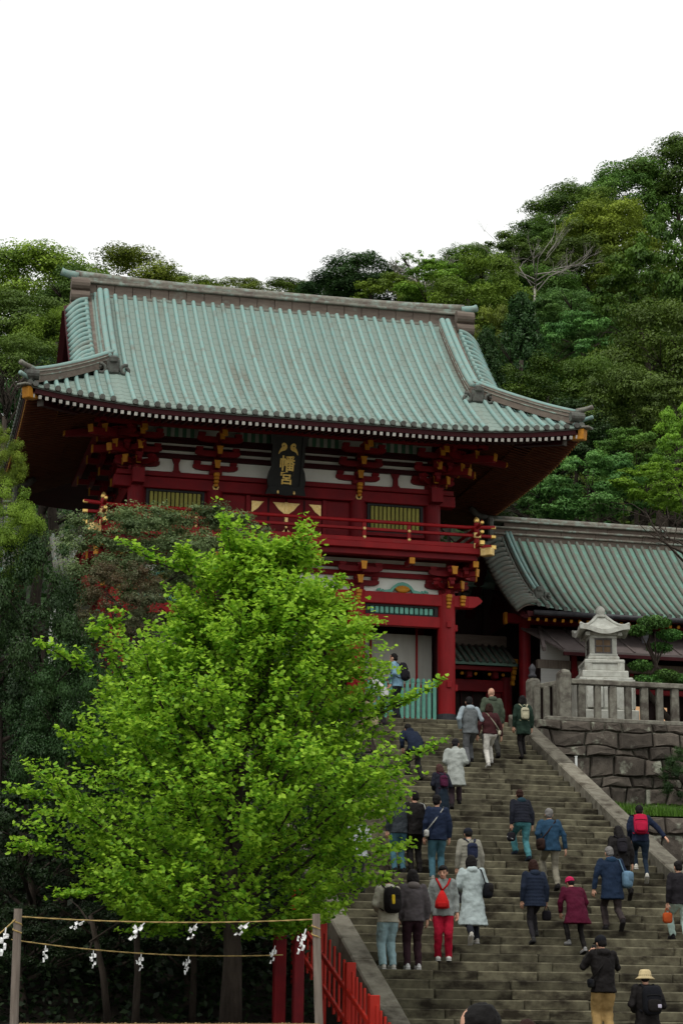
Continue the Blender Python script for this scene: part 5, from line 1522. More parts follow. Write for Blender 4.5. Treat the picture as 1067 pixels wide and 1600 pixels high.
# ------------------------------------------------------------------ planting on the left bank
def bank_z(x, y): return bank_left((x+40)/48.72, (y-26.5)/(YT+.6-26.5))[2]
def lowtree(name, px, py, w, h, Y, crown, mat, label, var=0, group='planting on the dark bank left of the stairs', **k):
    c = at(px, py, Y); return tree(name, px, py, w, h, Y, crown, mat, label, group, 'tree' if 'shrub' not in name else 'shrub', var, base=bank_z(max(-39, c.x), Y)-.05, **k)
CROWNS['needle'] = [crown_mesh('crown', 70000, 90, .026, s, 1, .95, .9, (.10, .22), .6, upb=.2, inner=.35) for s in (51, 52)]
CROWNS['shrub'] = [crown_mesh('crown', 30000, 70, .030, s, 1, .8, .7, (.10, .22), .7, upb=.5, inner=.35) for s in (61, 62)]
lowtree('conifer_tree', 45, 1010, 260, 360, 41.0, 'needle', 'leaf_conifer', 'large dark fine leaved conifer at the left edge', 0)
lowtree('conifer_tree', 110, 1160, 230, 300, 40.0, 'needle', 'leaf_conifer', 'dark conifer between the left edge and the ginkgo', 1)
lowtree('conifer_tree', 8, 845, 140, 190, 41.0, 'needle', 'leaf_lime', 'fresh green conifer top at the left edge below the eaves', 1)
lowtree('conifer_tree', 2, 725, 95, 120, 42.5, 'needle', 'leaf_lime', 'light green conifer tip hanging at the left edge', 0)
lowtree('broadleaf_shrub', 205, 880, 310, 210, 47.0, 'shrub', 'leaf_shrub', 'grey green shrub below the left end of the balcony', 0)
lowtree('broadleaf_shrub', 325, 872, 270, 190, 48.0, 'shrub', 'leaf_shrub', 'grey green shrub below the middle of the balcony', 1)
lowtree('broadleaf_shrub', 190, 950, 180, 180, 45.0, 'shrub', 'leaf_rust', 'reddish green shrub between the dark conifer and the ginkgo', 1)
UNDER = [(60, 1330, 260, 240, 38.5), (190, 1290, 260, 260, 39.5), (320, 1330, 240, 260, 39), (450, 1330, 220, 240, 40), (40, 1480, 220, 160, 37.6), (170, 1500, 200, 150, 38.0), (300, 1500, 210, 160, 37.8), (420, 1470, 200, 170, 39), (480, 1360, 150, 200, 42), (250, 1120, 260, 240, 43), (390, 1150, 240, 260, 44), (500, 1200, 160, 240, 45)]
# ground cover and low brush under the trees, one mass
rg2 = np.random.default_rng(5); n = 70000
X = rg2.uniform(-6, 8.4, n); Y = 36.8+rg2.random(n)*16
Z = np.array([bank_z(x, y) for x, y in zip(X, Y)])+rg2.random(n)**1.5*(1.4+1.2*(Y > 39))
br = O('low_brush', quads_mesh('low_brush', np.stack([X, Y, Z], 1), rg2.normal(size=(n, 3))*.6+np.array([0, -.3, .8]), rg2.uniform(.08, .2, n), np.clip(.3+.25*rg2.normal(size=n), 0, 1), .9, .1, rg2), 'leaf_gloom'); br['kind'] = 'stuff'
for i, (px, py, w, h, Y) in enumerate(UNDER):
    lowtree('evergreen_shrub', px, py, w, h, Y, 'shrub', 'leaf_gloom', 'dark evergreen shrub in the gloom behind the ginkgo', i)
for i, (px, Y, lab) in enumerate(((172, 36.0, 'thin leaning trunk in the gloom left of the ginkgo trunk'), (212, 35.0, 'slim straight trunk in the gloom left of the ginkgo trunk'), (300, 37, 'thin dark trunk close behind the ginkgo trunk'))):
    p = at(px, 1590, Y); t = E('slender_tree', (p.x, Y, 1.4), lab, 'tree', 'planting on the dark bank left of the stairs')
    q = at(px+(18 if i == 0 else 0), 1380, Y)
    if i == 0: q = at(px-30, 1430, Y)
    O('trunk', MB().tube([(p.x, Y, 1.4), ((p.x+q.x)/2+.05, Y, 2.4), (q.x, Y, q.z)], [.07, .055, .04], 8), 'bark', t, smooth=True)
    for k in range(5):
        a = k*1.9; b = Vector((q.x, Y, q.z-.15*k)); O('branch', MB().tube([b, b+Vector((math.cos(a)*.5, math.sin(a)*.4, .3)), b+Vector((math.cos(a)*.9, math.sin(a)*.8, .45))], [.02, .014, .006], 5), 'bark', t)
# shrubs and the garden pine on the right
def rtree(name, px, py, w, h, Y, crown, mat, label, base, var=0, **k):
    return tree(name, px, py, w, h, Y, crown, mat, label, None, 'tree' if 'shrub' not in name else 'shrub', var, base=base, **k)
rtree('evergreen_shrub', 1075, 1225, 110, 120, 50.0, 'shrub', 'leaf_dark', 'dark shrub against the retaining wall at the right edge', 6.8)
pine = E('garden_pine', (22.0, 53.2, TOP), 'small trained pine with layered pads beside the stone lantern', 'tree')
rr = random.Random(31); base = Vector((22.0, 53.2, TOP))
top = at(1018, 985, 53.2)
tp = [base, at(1010, 1080, 53.2), at(1024, 1040, 53.2), at(1012, 1005, 53.2), top]
O('trunk', MB().tube(tp, [.11, .09, .07, .05, .03], 8), 'bark', pine, smooth=True)
rg = np.random.default_rng(9)
for (px, py, w, h) in ((1022, 972, 56, 22), (998, 985, 44, 18), (1045, 992, 44, 20), (1030, 1012, 44, 18), (1000, 1040, 40, 20), (1040, 1055, 44, 20), (1010, 1064, 60, 20), (1058, 1062, 40, 20)):
    c = at(px, py, 53.2+rr.uniform(-.3, .3)); s_ = .0178
    n = int(w*h*1.1); d = rg.normal(size=(n, 3)); d /= np.linalg.norm(d, axis=1, keepdims=True)
    C = np.array(c)+d*np.array([w*s_/2, w*s_/2*.8, h*s_/2])*rg.random((n, 1))**.4
    O('needle_pad', quads_mesh('needle_pad', C, d*.5+np.array([0, 0, .8])+rg.normal(size=(n, 3))*.4, rg.uniform(.06, .13, n), np.clip(.5+.25*rg.normal(size=n), 0, 1), .5, .2, rg), 'leaf_blue', pine)
    O('branch', MB().tube([tp[2], Vector(tp[2]).lerp(c, .6), c], [.03, .02, .01], 5), 'bark', pine)
# ------------------------------------------------------------------ people
PEND = []
def fabric(c, rough=.85):
    c = tuple(x*.84 for x in c)
    n = 'fabric_%02x%02x%02x' % tuple(int(min(1, x)*255) for x in c)
    if n not in MATS:
        M(n, c, tuple(x*.68 for x in c), 7, rough, .5, 26, 0, lo=.3, hi=.7, spec=.12)
    return n
M('skin', (.52, .30, .21), (.46, .25, .17), 6, .55)
M('lips', (.38, .14, .12)); M('eye_dark', (.015, .012, .01), rough=.2)
def sup(mb, c, r, e=.55, rot=None, u=14, w=10):
    """rounded box"""
    o = len(mb.v); mb.ell((0, 0, 0), (1, 1, 1), u, w)
    f = lambda t: math.copysign(abs(t)**e, t)
    mt = Matrix.Translation(Vector(c)) @ (rot.to_4x4() if rot is not None else Matrix.Identity(4))
    for i in range(o, len(mb.v)):
        x, y, z = mb.v[i]; mb.v[i] = tuple(mt @ Vector((f(x)*r[0], f(y)*r[1], f(z)*r[2])))
def limb(mb, pts, rad, seg=10, flat=1.0):
    mb.tube(pts, rad, seg, True)
    for p, r_ in zip(pts, rad): mb.ell(p, (r_, r_, r_), 10, 7)
def loft(mb, rings, T, seg=20):
    """rings of (z, rx, ry, cy) wrapped as one closed tube, moved by T"""
    o = len(mb.v)
    for z, rx, ry, cy in rings:
        for k in range(seg):
            a = 2*math.pi*k/seg; mb.v.append(tuple(T(Vector((rx*math.copysign(abs(math.cos(a))**.85, math.cos(a)), cy+ry*math.sin(a), z)))))
    for i in range(len(rings)-1):
        for k in range(seg):
            a = o+i*seg+k; b = o+i*seg+(k+1) % seg; mb.f.append((a, b, b+seg, a+seg))
    mb.f.append(tuple(o+k for k in range(seg))[::-1]); mb.f.append(tuple(o+(len(rings)-1)*seg+k for k in range(seg)))
FOLD = bpy.data.textures.new('folds', 'CLOUDS'); FOLD.noise_scale = .15; FOLD.noise_depth = 2
HAIRT = bpy.data.textures.new('locks', 'CLOUDS'); HAIRT.noise_scale = .035
def remesh(name, mb, mat, parent, vox=.017, disp=0.0, tex=None, smooth=2):
    o = O(name, mb, mat, parent)
    m_ = o.modifiers.new('r', 'REMESH'); m_.mode = 'VOXEL'; m_.voxel_size = vox; m_.use_smooth_shade = True
    if smooth:
        q = o.modifiers.new('s', 'SMOOTH'); q.iterations = smooth; q.factor = .5
    if disp:
        d = o.modifiers.new('d', 'DISPLACE'); d.texture = tex or FOLD; d.strength = disp; d.mid_level = .5; d.texture_coords = 'LOCAL'
    PEND.append(o); return o

ARM = {  # elbow, wrist for the right side (+x)
 'down': ((.245, -.03, 1.13), (.255, .04, .87)), 'fwd': ((.24, .02, 1.14), (.21, .21, .95)), 'back': ((.25, -.11, 1.15), (.275, -.15, .90)),
 'bent': ((.265, -.02, 1.13), (.12, .20, 1.06)), 'out': ((.37, -.01, 1.20), (.52, -.05, .98)), 'phone': ((.30, .13, 1.20), (.13, .25, 1.44)),
 'pocket': ((.29, -.05, 1.15), (.225, .07, .94)), 'low': ((.27, .10, 1.14), (.24, .27, .90)), 'wide': ((.29, -.02, 1.13), (.325, .05, .87)),
}
LEGS = {  # ankle (y, z, heel lift) for left and right
 'stand': ((0.0, 0, 0), (.0, 0, 0)), 'standb': ((.03, 0, 0), (-.03, 0, 0)),
 'climbL': ((.36, .18, 0), (.0, 0, .05)), 'climbR': ((.0, 0, .05), (.36, .18, 0)),
 'liftR': ((.36, .18, 0), (-.14, .10, .16)), 'liftL': ((-.14, .10, .16), (.36, .18, 0)),
 'strideR': ((.34, .36, 0), (-.10, .04, .12)), 'strideL': ((-.10, .04, .12), (.34, .36, 0)),
 'downL': ((.20, -.0, 0), (-.10, .0, 0)),
}
def hand(mb, w, d, side, inn):
    """palm, four unequal bent fingers and a thumb, curling inwards"""
    d = d.normalized(); inn = (inn-d*inn.dot(d)).normalized(); ax = d.cross(inn).normalized()
    rot = Matrix((ax, inn, d)).transposed()
    sup(mb, w+d*.05, (.038, .016, .052), .7, rot, 10, 7)
    for k, L in enumerate((.060, .072, .068, .052)):
        b = w+d*.092+ax*(.027-.018*k); c1 = b+d*L*.55+inn*.010; c2 = c1+d*L*.35+inn*L*.45
        mb.tube([b-d*.02, b, c1, c2], [.0095, .0095, .0085, .006], 6)
    t0 = w+d*.03+ax*.03; mb.tube([t0, t0+ax*.022+d*.03+inn*.012, t0+ax*.022+d*.058+inn*.03], [.012, .011, .008], 6)

def person(px, py, H, label, top, bottom, hair, shoes=(.03, .03, .03), rz=0.0, legs='climbL', lean=6, arms=('down', 'down'),
           hem=.80, flare=.0, hood=None, sleeve=None, hstyle='short', legkind='trousers', bag=1.0, hat=None, head_turn=0, head_pitch=0,
           skin='skin', wide=1.0, face=False, pos=None, step=None, extras=(), collar=None, belt=None, quilt=False):
    if pos is None:
        v = _f+(px-533.5)/3250*CR-(py-800)/3250*CU
        n_ = Vector((0, -.435, 1)); a0 = Vector((12, 34.25-.18, 1.62)); p = CAM+v*((a0-CAM).dot(n_)/v.dot(n_))
        n = step or max(0, int(round((p.z)/RISE)))
        Y = stepY(n)+.17 if n > 0 else p.y
        if n >= NSTEP: n = NSTEP
        q = at(px, py, Y); loc = Vector((q.x, Y, RISE*n+.005))
    else: loc = Vector(pos)
    s = H/1.72
    root = E('person', tuple(loc), label, 'person', 'visitors on the stone stairs', local=True)
    root.rotation_euler = (0, 0, R(rz)); root.scale = (s, s, s)
    la, lb_ = LEGS[legs]; f_ = 1/s
    head_turn = head_turn or RH.uniform(-24, 24); head_pitch = head_pitch or RH.uniform(0, 16)
    ank = [Vector((-.095*wide, la[0], la[1]*f_+.085+la[2])), Vector((.095*wide, lb_[0], lb_[1]*f_+.085+lb_[2]))]
    low = [la, lb_]
    hy = (ank[0].y+ank[1].y)*.5*.55; hz = .90 - (.03 if legs not in ('stand', 'standb') else 0)
    hz += .5*min(la[1], lb_[1])
    if legs[:6] in ('climbL', 'climbR') : hy = .14; hz = .93
    if legs[:4] == 'lift': hy = .24; hz = 1.0
    if legs[:6] == 'stride'[:6]: hy = .14; hz = 1.0
    dz = hz-.90
    L_ = R(lean)
    def T(p):
        """torso frame -> person frame: bend forward about the hips"""
        z = p.z-.92; k = max(0, min(1, (z+.1)/.35)); a = L_*k
        y = p.y
        return Vector((p.x, hy+y*math.cos(a)+z*math.sin(a), hz+.02+z*math.cos(a)-y*math.sin(a)*.9))
    def knee(h, a):
        l1, l2 = .435, .415; d = a-h; D = min(d.length, l1+l2-.004); d.normalize()
        x = (l1*l1-l2*l2+D*D)/(2*D); r_ = math.sqrt(max(0, l1*l1-x*x)); fw = Vector((0, 1, 0)); fw = (fw-d*fw.dot(d)).normalized()
        return h+d*x+fw*r_
    hips = [Vector((-.092*wide, hy, hz)), Vector((.092*wide, hy, hz))]
    kn = [knee(hips[i], ank[i]) for i in (0, 1)]
    sh, el, wr = [], [], []
    for i, sd_ in enumerate((-1, 1)):
        e, w = ARM[arms[i]]
        sh.append(T(Vector((sd_*.175*wide, -.01, 1.405)))); el.append(T(Vector((sd_*e[0]*wide, e[1], e[2])))); wr.append(T(Vector((sd_*w[0]*wide, w[1], w[2]))))
    # --- body: one continuous figure
    mb = MB()
    hd = T(Vector((0, .02, 1.475)))
    hm = Matrix.Translation(hd) @ Matrix.Rotation(R(head_turn), 4, 'Z') @ Matrix.Rotation(-L_*.35+R(-head_pitch), 4, 'X')
    def Hd(x, y, z): return hm @ Vector((x, y, z))
    mb.ell(Hd(0, -.008, .150), (.079, .096, .098), 14, 10); mb.ell(Hd(0, .022, .085), (.060, .074, .082), 12, 8); mb.ell(Hd(0, .062, .042), (.032, .028, .026), 8, 6)
    mb.tube([Hd(0, .088, .135), Hd(0, .112, .092), Hd(0, .085, .082)], [.010, .017, .012], 7)
    for sx in (-1, 1): mb.ell(Hd(sx*.080, -.005, .105), (.014, .024, .034), 7, 6)
    limb(mb, [T(Vector((0, -.005, 1.40))), Hd(0, -.012, .06)], [.056, .052])
    loft(mb, [(.90, .10, .07, 0), (.97, .135, .09, 0), (1.05, .13, .09, 0), (1.25, .15, .10, 0), (1.38, .15, .085, 0), (1.45, .06, .05, 0)], lambda p: T(Vector((p.x*wide, p.y, p.z))), 14)
    for i in (0, 1):
        limb(mb, [sh[i], el[i], wr[i]], [.044, .038, .027]); limb(mb, [wr[i], wr[i]+(wr[i]-el[i]).normalized()*.05], [.027, .024])
        limb(mb, [hips[i], kn[i], ank[i]], [.075, .052, .036]); limb(mb, [ank[i], ank[i]+Vector((0, .10, -.04))], [.036, .028])
    body = remesh('body', mb, skin, root, .009 if face else .0165, 0, None, 1)
    hb = MB()
    for i, sd_ in enumerate((-1, 1)):
        d = wr[i]-el[i]
        if arms[i] != 'pocket': hand(hb, wr[i]+d.normalized()*.012, d, sd_, Vector((-sd_*.75, .65, 0)))
    body['_hand'] = len(PEND); HANDS[body.name] = hb
    if face or hstyle != 'none':
        for sx in (-1, 1):
            O('eye', MB().ell(Hd(sx*.031, .086, .122), (.014, .008, .0065), 8, 6), 'eye_dark', body, smooth=True)
            O('eyebrow', MB().tube([Hd(sx*.016, .094, .142), Hd(sx*.032, .093, .147), Hd(sx*.050, .080, .142)], [.004, .005, .003], 5), 'eye_dark', body)
        O('mouth', MB().ell(Hd(0, .095, .058), (.024, .008, .007), 8, 5), 'lips', body, smooth=True)
    # --- clothes
    t_m = fabric(top); b_m = fabric(bottom)
    if legkind in ('trousers', 'wideleg', 'slim'):
        k1, k2 = {'trousers': (1.0, 1.0), 'wideleg': (1.12, 1.45), 'slim': (.86, .74)}[legkind]
        mb = MB()
        mb.ell((0, hy-.006, hz+.01), (.158*wide, .112, .14), 14, 10)
        for i in (0, 1):
            low_ = ank[i]+(ank[i]-kn[i]).normalized()*.025
            limb(mb, [hips[i]+Vector((0, -.01, -.01)), hips[i].lerp(kn[i], .5)+Vector((0, -.008, 0)), kn[i], kn[i].lerp(low_, .5)], [.102*min(bag, 1.04), .092*bag*k1, .075*bag*k1, .068*bag*(k1+k2)/2])
            mb.tube([kn[i].lerp(low_, .45), low_], [.068*bag*(k1+k2)/2, .062*bag*k2], 12)
        remesh('trousers', mb, b_m, root, .0165, .042)
    else:                                     # skirt over dark legs
        mb = MB(); z1 = .42
        mb.tube([Vector((0, hy, hz+.12)), Vector((0, hy, hz)), Vector((0, hy*.9, (hz+z1)/2+.05)), Vector((0, hy*.8, z1))], [.14, .175, .20, .22], 14)
        remesh('skirt', mb, b_m, root, .0165, .022)
        mb = MB()
        for i in (0, 1): limb(mb, [hips[i], kn[i], ank[i]], [.085, .062, .045])
        remesh('leggings', mb, fabric((.015, .014, .016)), root, .0165, 0)
    mb = MB()
    rr_ = [(hem, .192+flare*.9, .142+flare*.7, -.0), ((hem+1.0)/2, .188+flare*.4, .138+flare*.35, 0), (1.04, .182, .132, -.003), (1.20, .198, .142, -.006), (1.33, .208, .140, -.012), (1.41, .178, .112, -.012), (1.455, .095, .075, -.005), (1.475, .07, .062, 0)]
    def TC(p):
        q = T(Vector((p.x*wide, p.y, max(p.z, .80))))
        if p.z < .80: q.z -= (.80-p.z); q.y -= (.80-p.z)*.12*(1 if lean > 3 else 0)
        return q
    if quilt:
        zz = np.linspace(rr_[0][0], rr_[5][0], 36); c_ = [np.interp(zz, [q[0] for q in rr_], [q[k] for q in rr_]) for k in (1, 2, 3)]
        rr_ = [(z, a*(1+.055*abs(math.sin(z*44))), b*(1+.075*abs(math.sin(z*44))), c) for z, a, b, c in zip(zz, *c_)]+rr_[6:]
    loft(mb, rr_, TC)
    slv = MB() if sleeve else mb
    for i in (0, 1):
        limb(slv, [sh[i], sh[i].lerp(el[i], .5), el[i], el[i].lerp(wr[i], .55)], [.078, .072, .064, .058])
        slv.tube([el[i].lerp(wr[i], .5), wr[i]+(wr[i]-el[i]).normalized()*.012], [.058, .048], 10)
    if hood:
        h_ = MB() if hood != top else mb
        h_.ell(T(Vector((0, -.10, 1.425))), (.115, .062, .075), 12, 8); h_.ell(T(Vector((0, -.06, 1.47))), (.105, .085, .035), 12, 8)
        if hood != top: remesh('hood', h_, fabric(hood), root, .015, .012)
    elif collar: mb.tube([T(Vector((0, -.01, 1.44))), T(Vector((0, .0, 1.50)))], [.085, .072], 12)
    remesh('jacket' if hem > .6 else 'coat', mb, t_m, root, .0165 if not quilt else .013, .050 if not quilt else .022)
    if sleeve: remesh('sleeves', slv, fabric(sleeve), root, .0165, .035)
    if hem > .75 and belt:
        O('hem_band', MB().tube([TC(Vector((0, 0, hem-.005))), TC(Vector((0, 0, hem+.03)))], [.19, .19], 16, flat=.75), fabric(belt), root)
    # --- shoes
    for i in (0, 1):
        a = ank[i]; hl = low[i][2]; mb = MB(); pit = math.atan2(hl, .2)
        fwd = Vector((0, math.cos(pit), -math.sin(pit)))
        c0, c1 = a+Vector((0, -.045, -.045)), a+fwd*.155+Vector((0, -.03, -.048))
        sup(mb, (c0+c1)/2+Vector((0, .02, 0)), (.047, .138, .040), .6, Matrix.Rotation(-pit, 3, 'X'), 12, 8)
        mb.ell(a+Vector((0, -.01, -.015)), (.044, .062, .055), 10, 7)
        sh_ = O('shoe', mb, fabric(shoes), root, smooth=True)
        O('sole', MB().box((c0+c1)/2+Vector((0, .02, -.034)), (.092, .27, .018), Matrix.Rotation(-pit, 3, 'X'), .008), fabric((.6, .6, .58) if max(shoes) > .3 else (.02, .02, .02)), sh_)
    # --- hair and hats
    hm_ = fabric(hair, .7)
    mb = MB()
    if hstyle in ('short', 'bob', 'long', 'wavy', 'tail', 'thin'):
        if hat: mb.ell(Hd(0, -.026, .135), (.086, .092, .085), 14, 10)
        else: mb.ell(Hd(0, -.022, .160), (.090, .100, .098), 14, 10)
        mb.ell(Hd(0, -.045, .105), (.082, .070, .075), 12, 8)
    if hstyle == 'bob' or hstyle == 'wavy':
        mb.ell(Hd(0, -.035, .10), (.105, .085, .11), 12, 9); mb.ell(Hd(0, -.055, .05), (.10 if hstyle == 'bob' else .115, .06, .075), 12, 8)
        for sx in (-1, 1): mb.ell(Hd(sx*.085, .0, .09), (.026, .045, .10), 8, 7)
    if hstyle == 'long':
        mb.ell(Hd(0, -.04, .09), (.10, .085, .12), 12, 9); mb.tube([Hd(0, -.07, .10), Hd(0, -.10, -.05), Hd(0, -.125, -.20)], [.095, .09, .06], 12, flat=.6)
        for sx in (-1, 1): mb.tube([Hd(sx*.08, -.01, .12), Hd(sx*.088, -.02, 0), Hd(sx*.07, -.05, -.10)], [.035, .035, .02], 8)
    if hstyle == 'thin':
        mb.ell(Hd(0, .022, .196), (.076, .080, .052), 12, 8)
    if hstyle == 'tail': mb.tube([Hd(0, -.11, .15), Hd(0, -.16, .10), Hd(0, -.16, -.02)], [.04, .042, .02], 9)
    if mb.v: remesh('hair', mb, hm_, root, .013, .022, HAIRT, 1)
    if hat:
        k, c = hat; mb = MB(); hq = MB()
        if k == 'cap' or k == 'beanie':
            hq.ell((0, -.012, .165), (.098, .108, .092), 14, 10)
            if k == 'cap': hq.ell((0, .105, .155), (.07, .075, .010), 12, 6)
            else: hq.tube([(0, -.012, .125), (0, -.012, .155)], [.105, .104], 16)
        if k == 'bucket':
            hq.lathe([(.165, .085), (.168, .092), (.112, .135), (.100, .215), (.075, .245), (.01, .25)], 18, (0, -.01, 0))
        hq.v = [tuple(hm @ Vector(p)) for p in hq.v]
        ho = O('hat', hq, fabric(c), root, smooth=True)
        if k == 'bucket':
            b2 = MB().tube([(0, -.01, .137), (0, -.01, .158)], [.1125, .1095], 18, cap=False); b2.v = [tuple(hm @ Vector(p)) for p in b2.v]; O('hat_band', b2, fabric(tuple(x*.7 for x in c)), ho, smooth=True)
    # --- bags and held things (things of their own, built in the same place)
    def thing(name, lab, cat):
        e = E(name, tuple(loc), lab, cat, None, local=True); e.rotation_euler = (0, 0, R(rz)); e.scale = (s, s, s); return e
    for ex in extras:
        k, lab, c = ex[0], ex[1], ex[2]
        if k == 'backpack':
            sz = ex[3] if len(ex) > 3 else 1.0; front_ = len(ex) > 4 and ex[4] == 'front'
            e = thing('backpack', lab, 'backpack'); sy = 1 if front_ else -1
            rt = Matrix.Rotation(-L_, 3, 'X')
            mb = MB(); sup(mb, T(Vector((0, sy*(.135+.075*sz), 1.20))), (.155*sz, .085*sz, .23*sz), .5, rt)
            O('pack_body', mb, fabric(c), e, smooth=True)
            mb = MB(); sup(mb, T(Vector((0, sy*(.135+.155*sz), 1.11))), (.115*sz, .04*sz, .10*sz), .5, rt); O('front_pocket', mb, fabric(tuple(x*.85 for x in c)), e, smooth=True)
            O('top_flap', MB().tube([T(Vector((-.13*sz, sy*(.15+.145*sz), 1.27))), T(Vector((0, sy*(.15+.15*sz), 1.285))), T(Vector((.13*sz, sy*(.15+.145*sz), 1.27)))], [.008]*3, 5), fabric(tuple(min(1, x*.5+.01) for x in c)), e)
            O('grab_loop', MB().tube([T(Vector((-.03, sy*.16, 1.42))), T(Vector((0, sy*.17, 1.455))), T(Vector((.03, sy*.16, 1.42)))], .008, 5), fabric(c), e)
            for sx in (-1, 1):
                q = [T(Vector((sx*.085*sz, sy*.145, 1.39))), T(Vector((sx*.115, sy*.06, 1.475))), T(Vector((sx*.125, -sy*.07, 1.455))), T(Vector((sx*.135, -sy*.152, 1.33))), T(Vector((sx*.175, -sy*.10, 1.13))), T(Vector((sx*.15*sz, sy*.13, 1.02)))]
                O('strap', MB().tube(q, .021, 7, flat=.5), fabric(tuple(x*.9 for x in c)), e, smooth=True)
            if len(ex) > 5:
                mb = MB(); sup(mb, T(Vector(ex[5][0])), ex[5][1], .4, rt); O('patch', mb, fabric(ex[5][2]), e)
        elif k == 'sling':      # drawstring sling worn in front
            e = thing('sling_bag', lab, 'bag'); mb = MB()
            loft(mb, [(.93, .10, .05, .19), (.95, .135, .07, .195), (1.06, .125, .07, .195), (1.18, .075, .05, .185), (1.26, .03, .03, .17)], lambda p: T(Vector((p.x+.03, p.y, p.z))), 16)
            O('pouch', mb, fabric(c), e, smooth=True)
            for sx in (-1, 1): O('cord', MB().tube([T(Vector((.03, .165, 1.26))), T(Vector((sx*.07, .155, 1.36))), T(Vector((sx*.125, .05, 1.475))), T(Vector((sx*.12, -.08, 1.45)))], [.018, .02, .02, .018], 6), fabric(tuple(x*.8 for x in c)), e, smooth=True)
            mb = MB(); sup(mb, T(Vector((.03, .268, 1.0))), (.09, .018, .05), .5); O('pocket', mb, fabric(tuple(x*.85 for x in c)), e, smooth=True)
        elif k == 'shoulder':   # bag at the hip on a strap; ex[3] = side, ex[4] = size, ex[5] = drop
            sd_ = ex[3]; sz = ex[4] if len(ex) > 4 else 1; cross = ex[5] if len(ex) > 5 else True
            e = thing('shoulder_bag', lab, 'bag'); c0 = T(Vector((sd_*.235*wide, -.06, .93)))
            if not cross: c0 = T(Vector((sd_*.275*wide, -.03, 1.05)))
            mb = MB(); sup(mb, c0, (.075*sz, .14*sz, .125*sz), .5); O('bag_body', mb, fabric(c), e, smooth=True)
            mb = MB(); sup(mb, c0+Vector((sd_*.03*sz, 0, .03*sz)), (.055*sz, .145*sz, .085*sz), .5); O('flap', mb, fabric(tuple(x*.8 for x in c)), e, smooth=True)
            o_ = -sd_ if cross else sd_
            q = [c0+Vector((0, -.09*sz, .1*sz)), T(Vector((sd_*.08 if cross else sd_*.22, -.155, 1.18))), T(Vector((o_*.10 if cross else sd_*.16, -.12, 1.42))), T(Vector((o_*.13, -.0, 1.478))), T(Vector((o_*.06 if cross else sd_*.19, .145, 1.25))), c0+Vector((0, .10*sz, .1*sz))]
            O('strap', MB().tube(q, .014, 6), fabric(tuple(x*.7 for x in c)), e, smooth=True)
        elif k == 'handbag':    # held in a hand; ex[3] = side index
            i = ex[3]; sz = ex[4] if len(ex) > 4 else 1; p = wr[i]+(wr[i]-el[i]).normalized()*.10
            e = thing('handbag', lab, 'bag'); mb = MB(); sup(mb, p+Vector((0, 0, -.20*sz)), (.10*sz, .06*sz, .11*sz), .55); O('bag_body', mb, fabric(c), e, smooth=True)
            O('handle', MB().tube([p+Vector((-.06*sz, 0, -.12*sz)), p+Vector((-.03, 0, -.02)), p, p+Vector((.03, 0, -.02)), p+Vector((.06*sz, 0, -.12*sz))], .009, 6), fabric(tuple(x*.7 for x in c)), e, smooth=True)
            if len(ex) > 5:
                mb = MB()
                for q in range(26):
                    a = q*2.4; z = -.10+.2*((q*.618) % 1); mb.ell(p+Vector((.098*sz*math.cos(a)*(1-abs(z)*3), .060*sz*math.sin(a)*(1-abs(z)*3)*1.05, -.20*sz+z*sz)), (.011, .011, .011), 5, 4)
                O('dots', mb, fabric(ex[5]), e)['kind'] = 'stuff'
        elif k == 'phone':
            e = thing('phone', lab, 'phone'); p = (wr[0]+wr[1])/2+T(Vector((0, .0, 1)))*0+Vector((-.04, .06, .07))
            O('case', MB().box(p, (.075, .010, .15), (R(-8), 0, 0), .006), 'black_wood', e); O('lens', MB().ell(p+Vector((.02, .008, .05)), (.011, .006, .011), 8, 5), 'metal_dark', e)
    return root
HANDS = {}
RH = random.Random(44)

BLK, DK, NAVY, JEAN, LJEAN, TEAL = (.012, .012, .014), (.022, .02, .022), (.016, .026, .058), (.07, .17, .22), (.26, .42, .46), (.075, .24, .27)
HB, HBR, HGR = (.012, .010, .010), (.035, .014, .010), (.22, .21, .20)
P = person
P(737, 1195, 1.73, 'man in a grey vest over pale sleeves and grey trousers near the top', (.15, .165, .17), (.13, .135, .14), HB, DK, 0, 'climbR', 6, ('pocket', 'pocket'), .80, .01, (.36, .42, .46), sleeve=(.36, .43, .47), hstyle='short')
P(772, 1180, 1.76, 'bald man in an olive green jacket at the top of the stairs', (.075, .095, .065), (.05, .05, .045), HGR, DK, 0, 'climbL', 5, ('down', 'down'), .78, .015, (.08, .10, .07), hstyle='none', wide=1.08)
P(768, 1197, 1.58, 'woman in a maroon sweater and white trousers near the top', (.060, .018, .020), (.68, .66, .60), HBR, (.6, .58, .54), 0, 'climbR', 5, ('wide', 'wide'), .88, .01, hstyle='bob', bag=1.02, extras=[('shoulder', 'small cream bag strap across the maroon sweater', (.62, .58, .44), 1, .5, True)])
P(820, 1184, 1.60, 'woman in a dark green jacket and short black skirt near the top', (.02, .04, .028), BLK, HB, BLK, 0, 'climbR', 3, ('down', 'down'), .66, .02, hstyle='wavy', legkind='slim', extras=[('backpack', 'small cream backpack on the woman in dark green', (.52, .49, .34), .72)])
P(712, 1268, 1.64, 'person in a pale grey swinging coat with dark trousers below the grey vest', (.40, .43, .40), (.035, .022, .028), DK, DK, -14, 'climbR', 14, ('bent', 'bent'), .55, .07, hstyle='short', collar=True)
P(690, 1290, 1.40, 'short brown haired person in dark clothes partly behind ginkgo leaves', (.02, .022, .035), (.014, .025, .04), (.08, .035, .03), BLK, 10, 'stand', 10, ('bent', 'bent'), .72, .03, legkind='skirt', hstyle='bob', extras=[('backpack', 'plum purple bag on the short brown haired person', (.085, .014, .045), .7)])
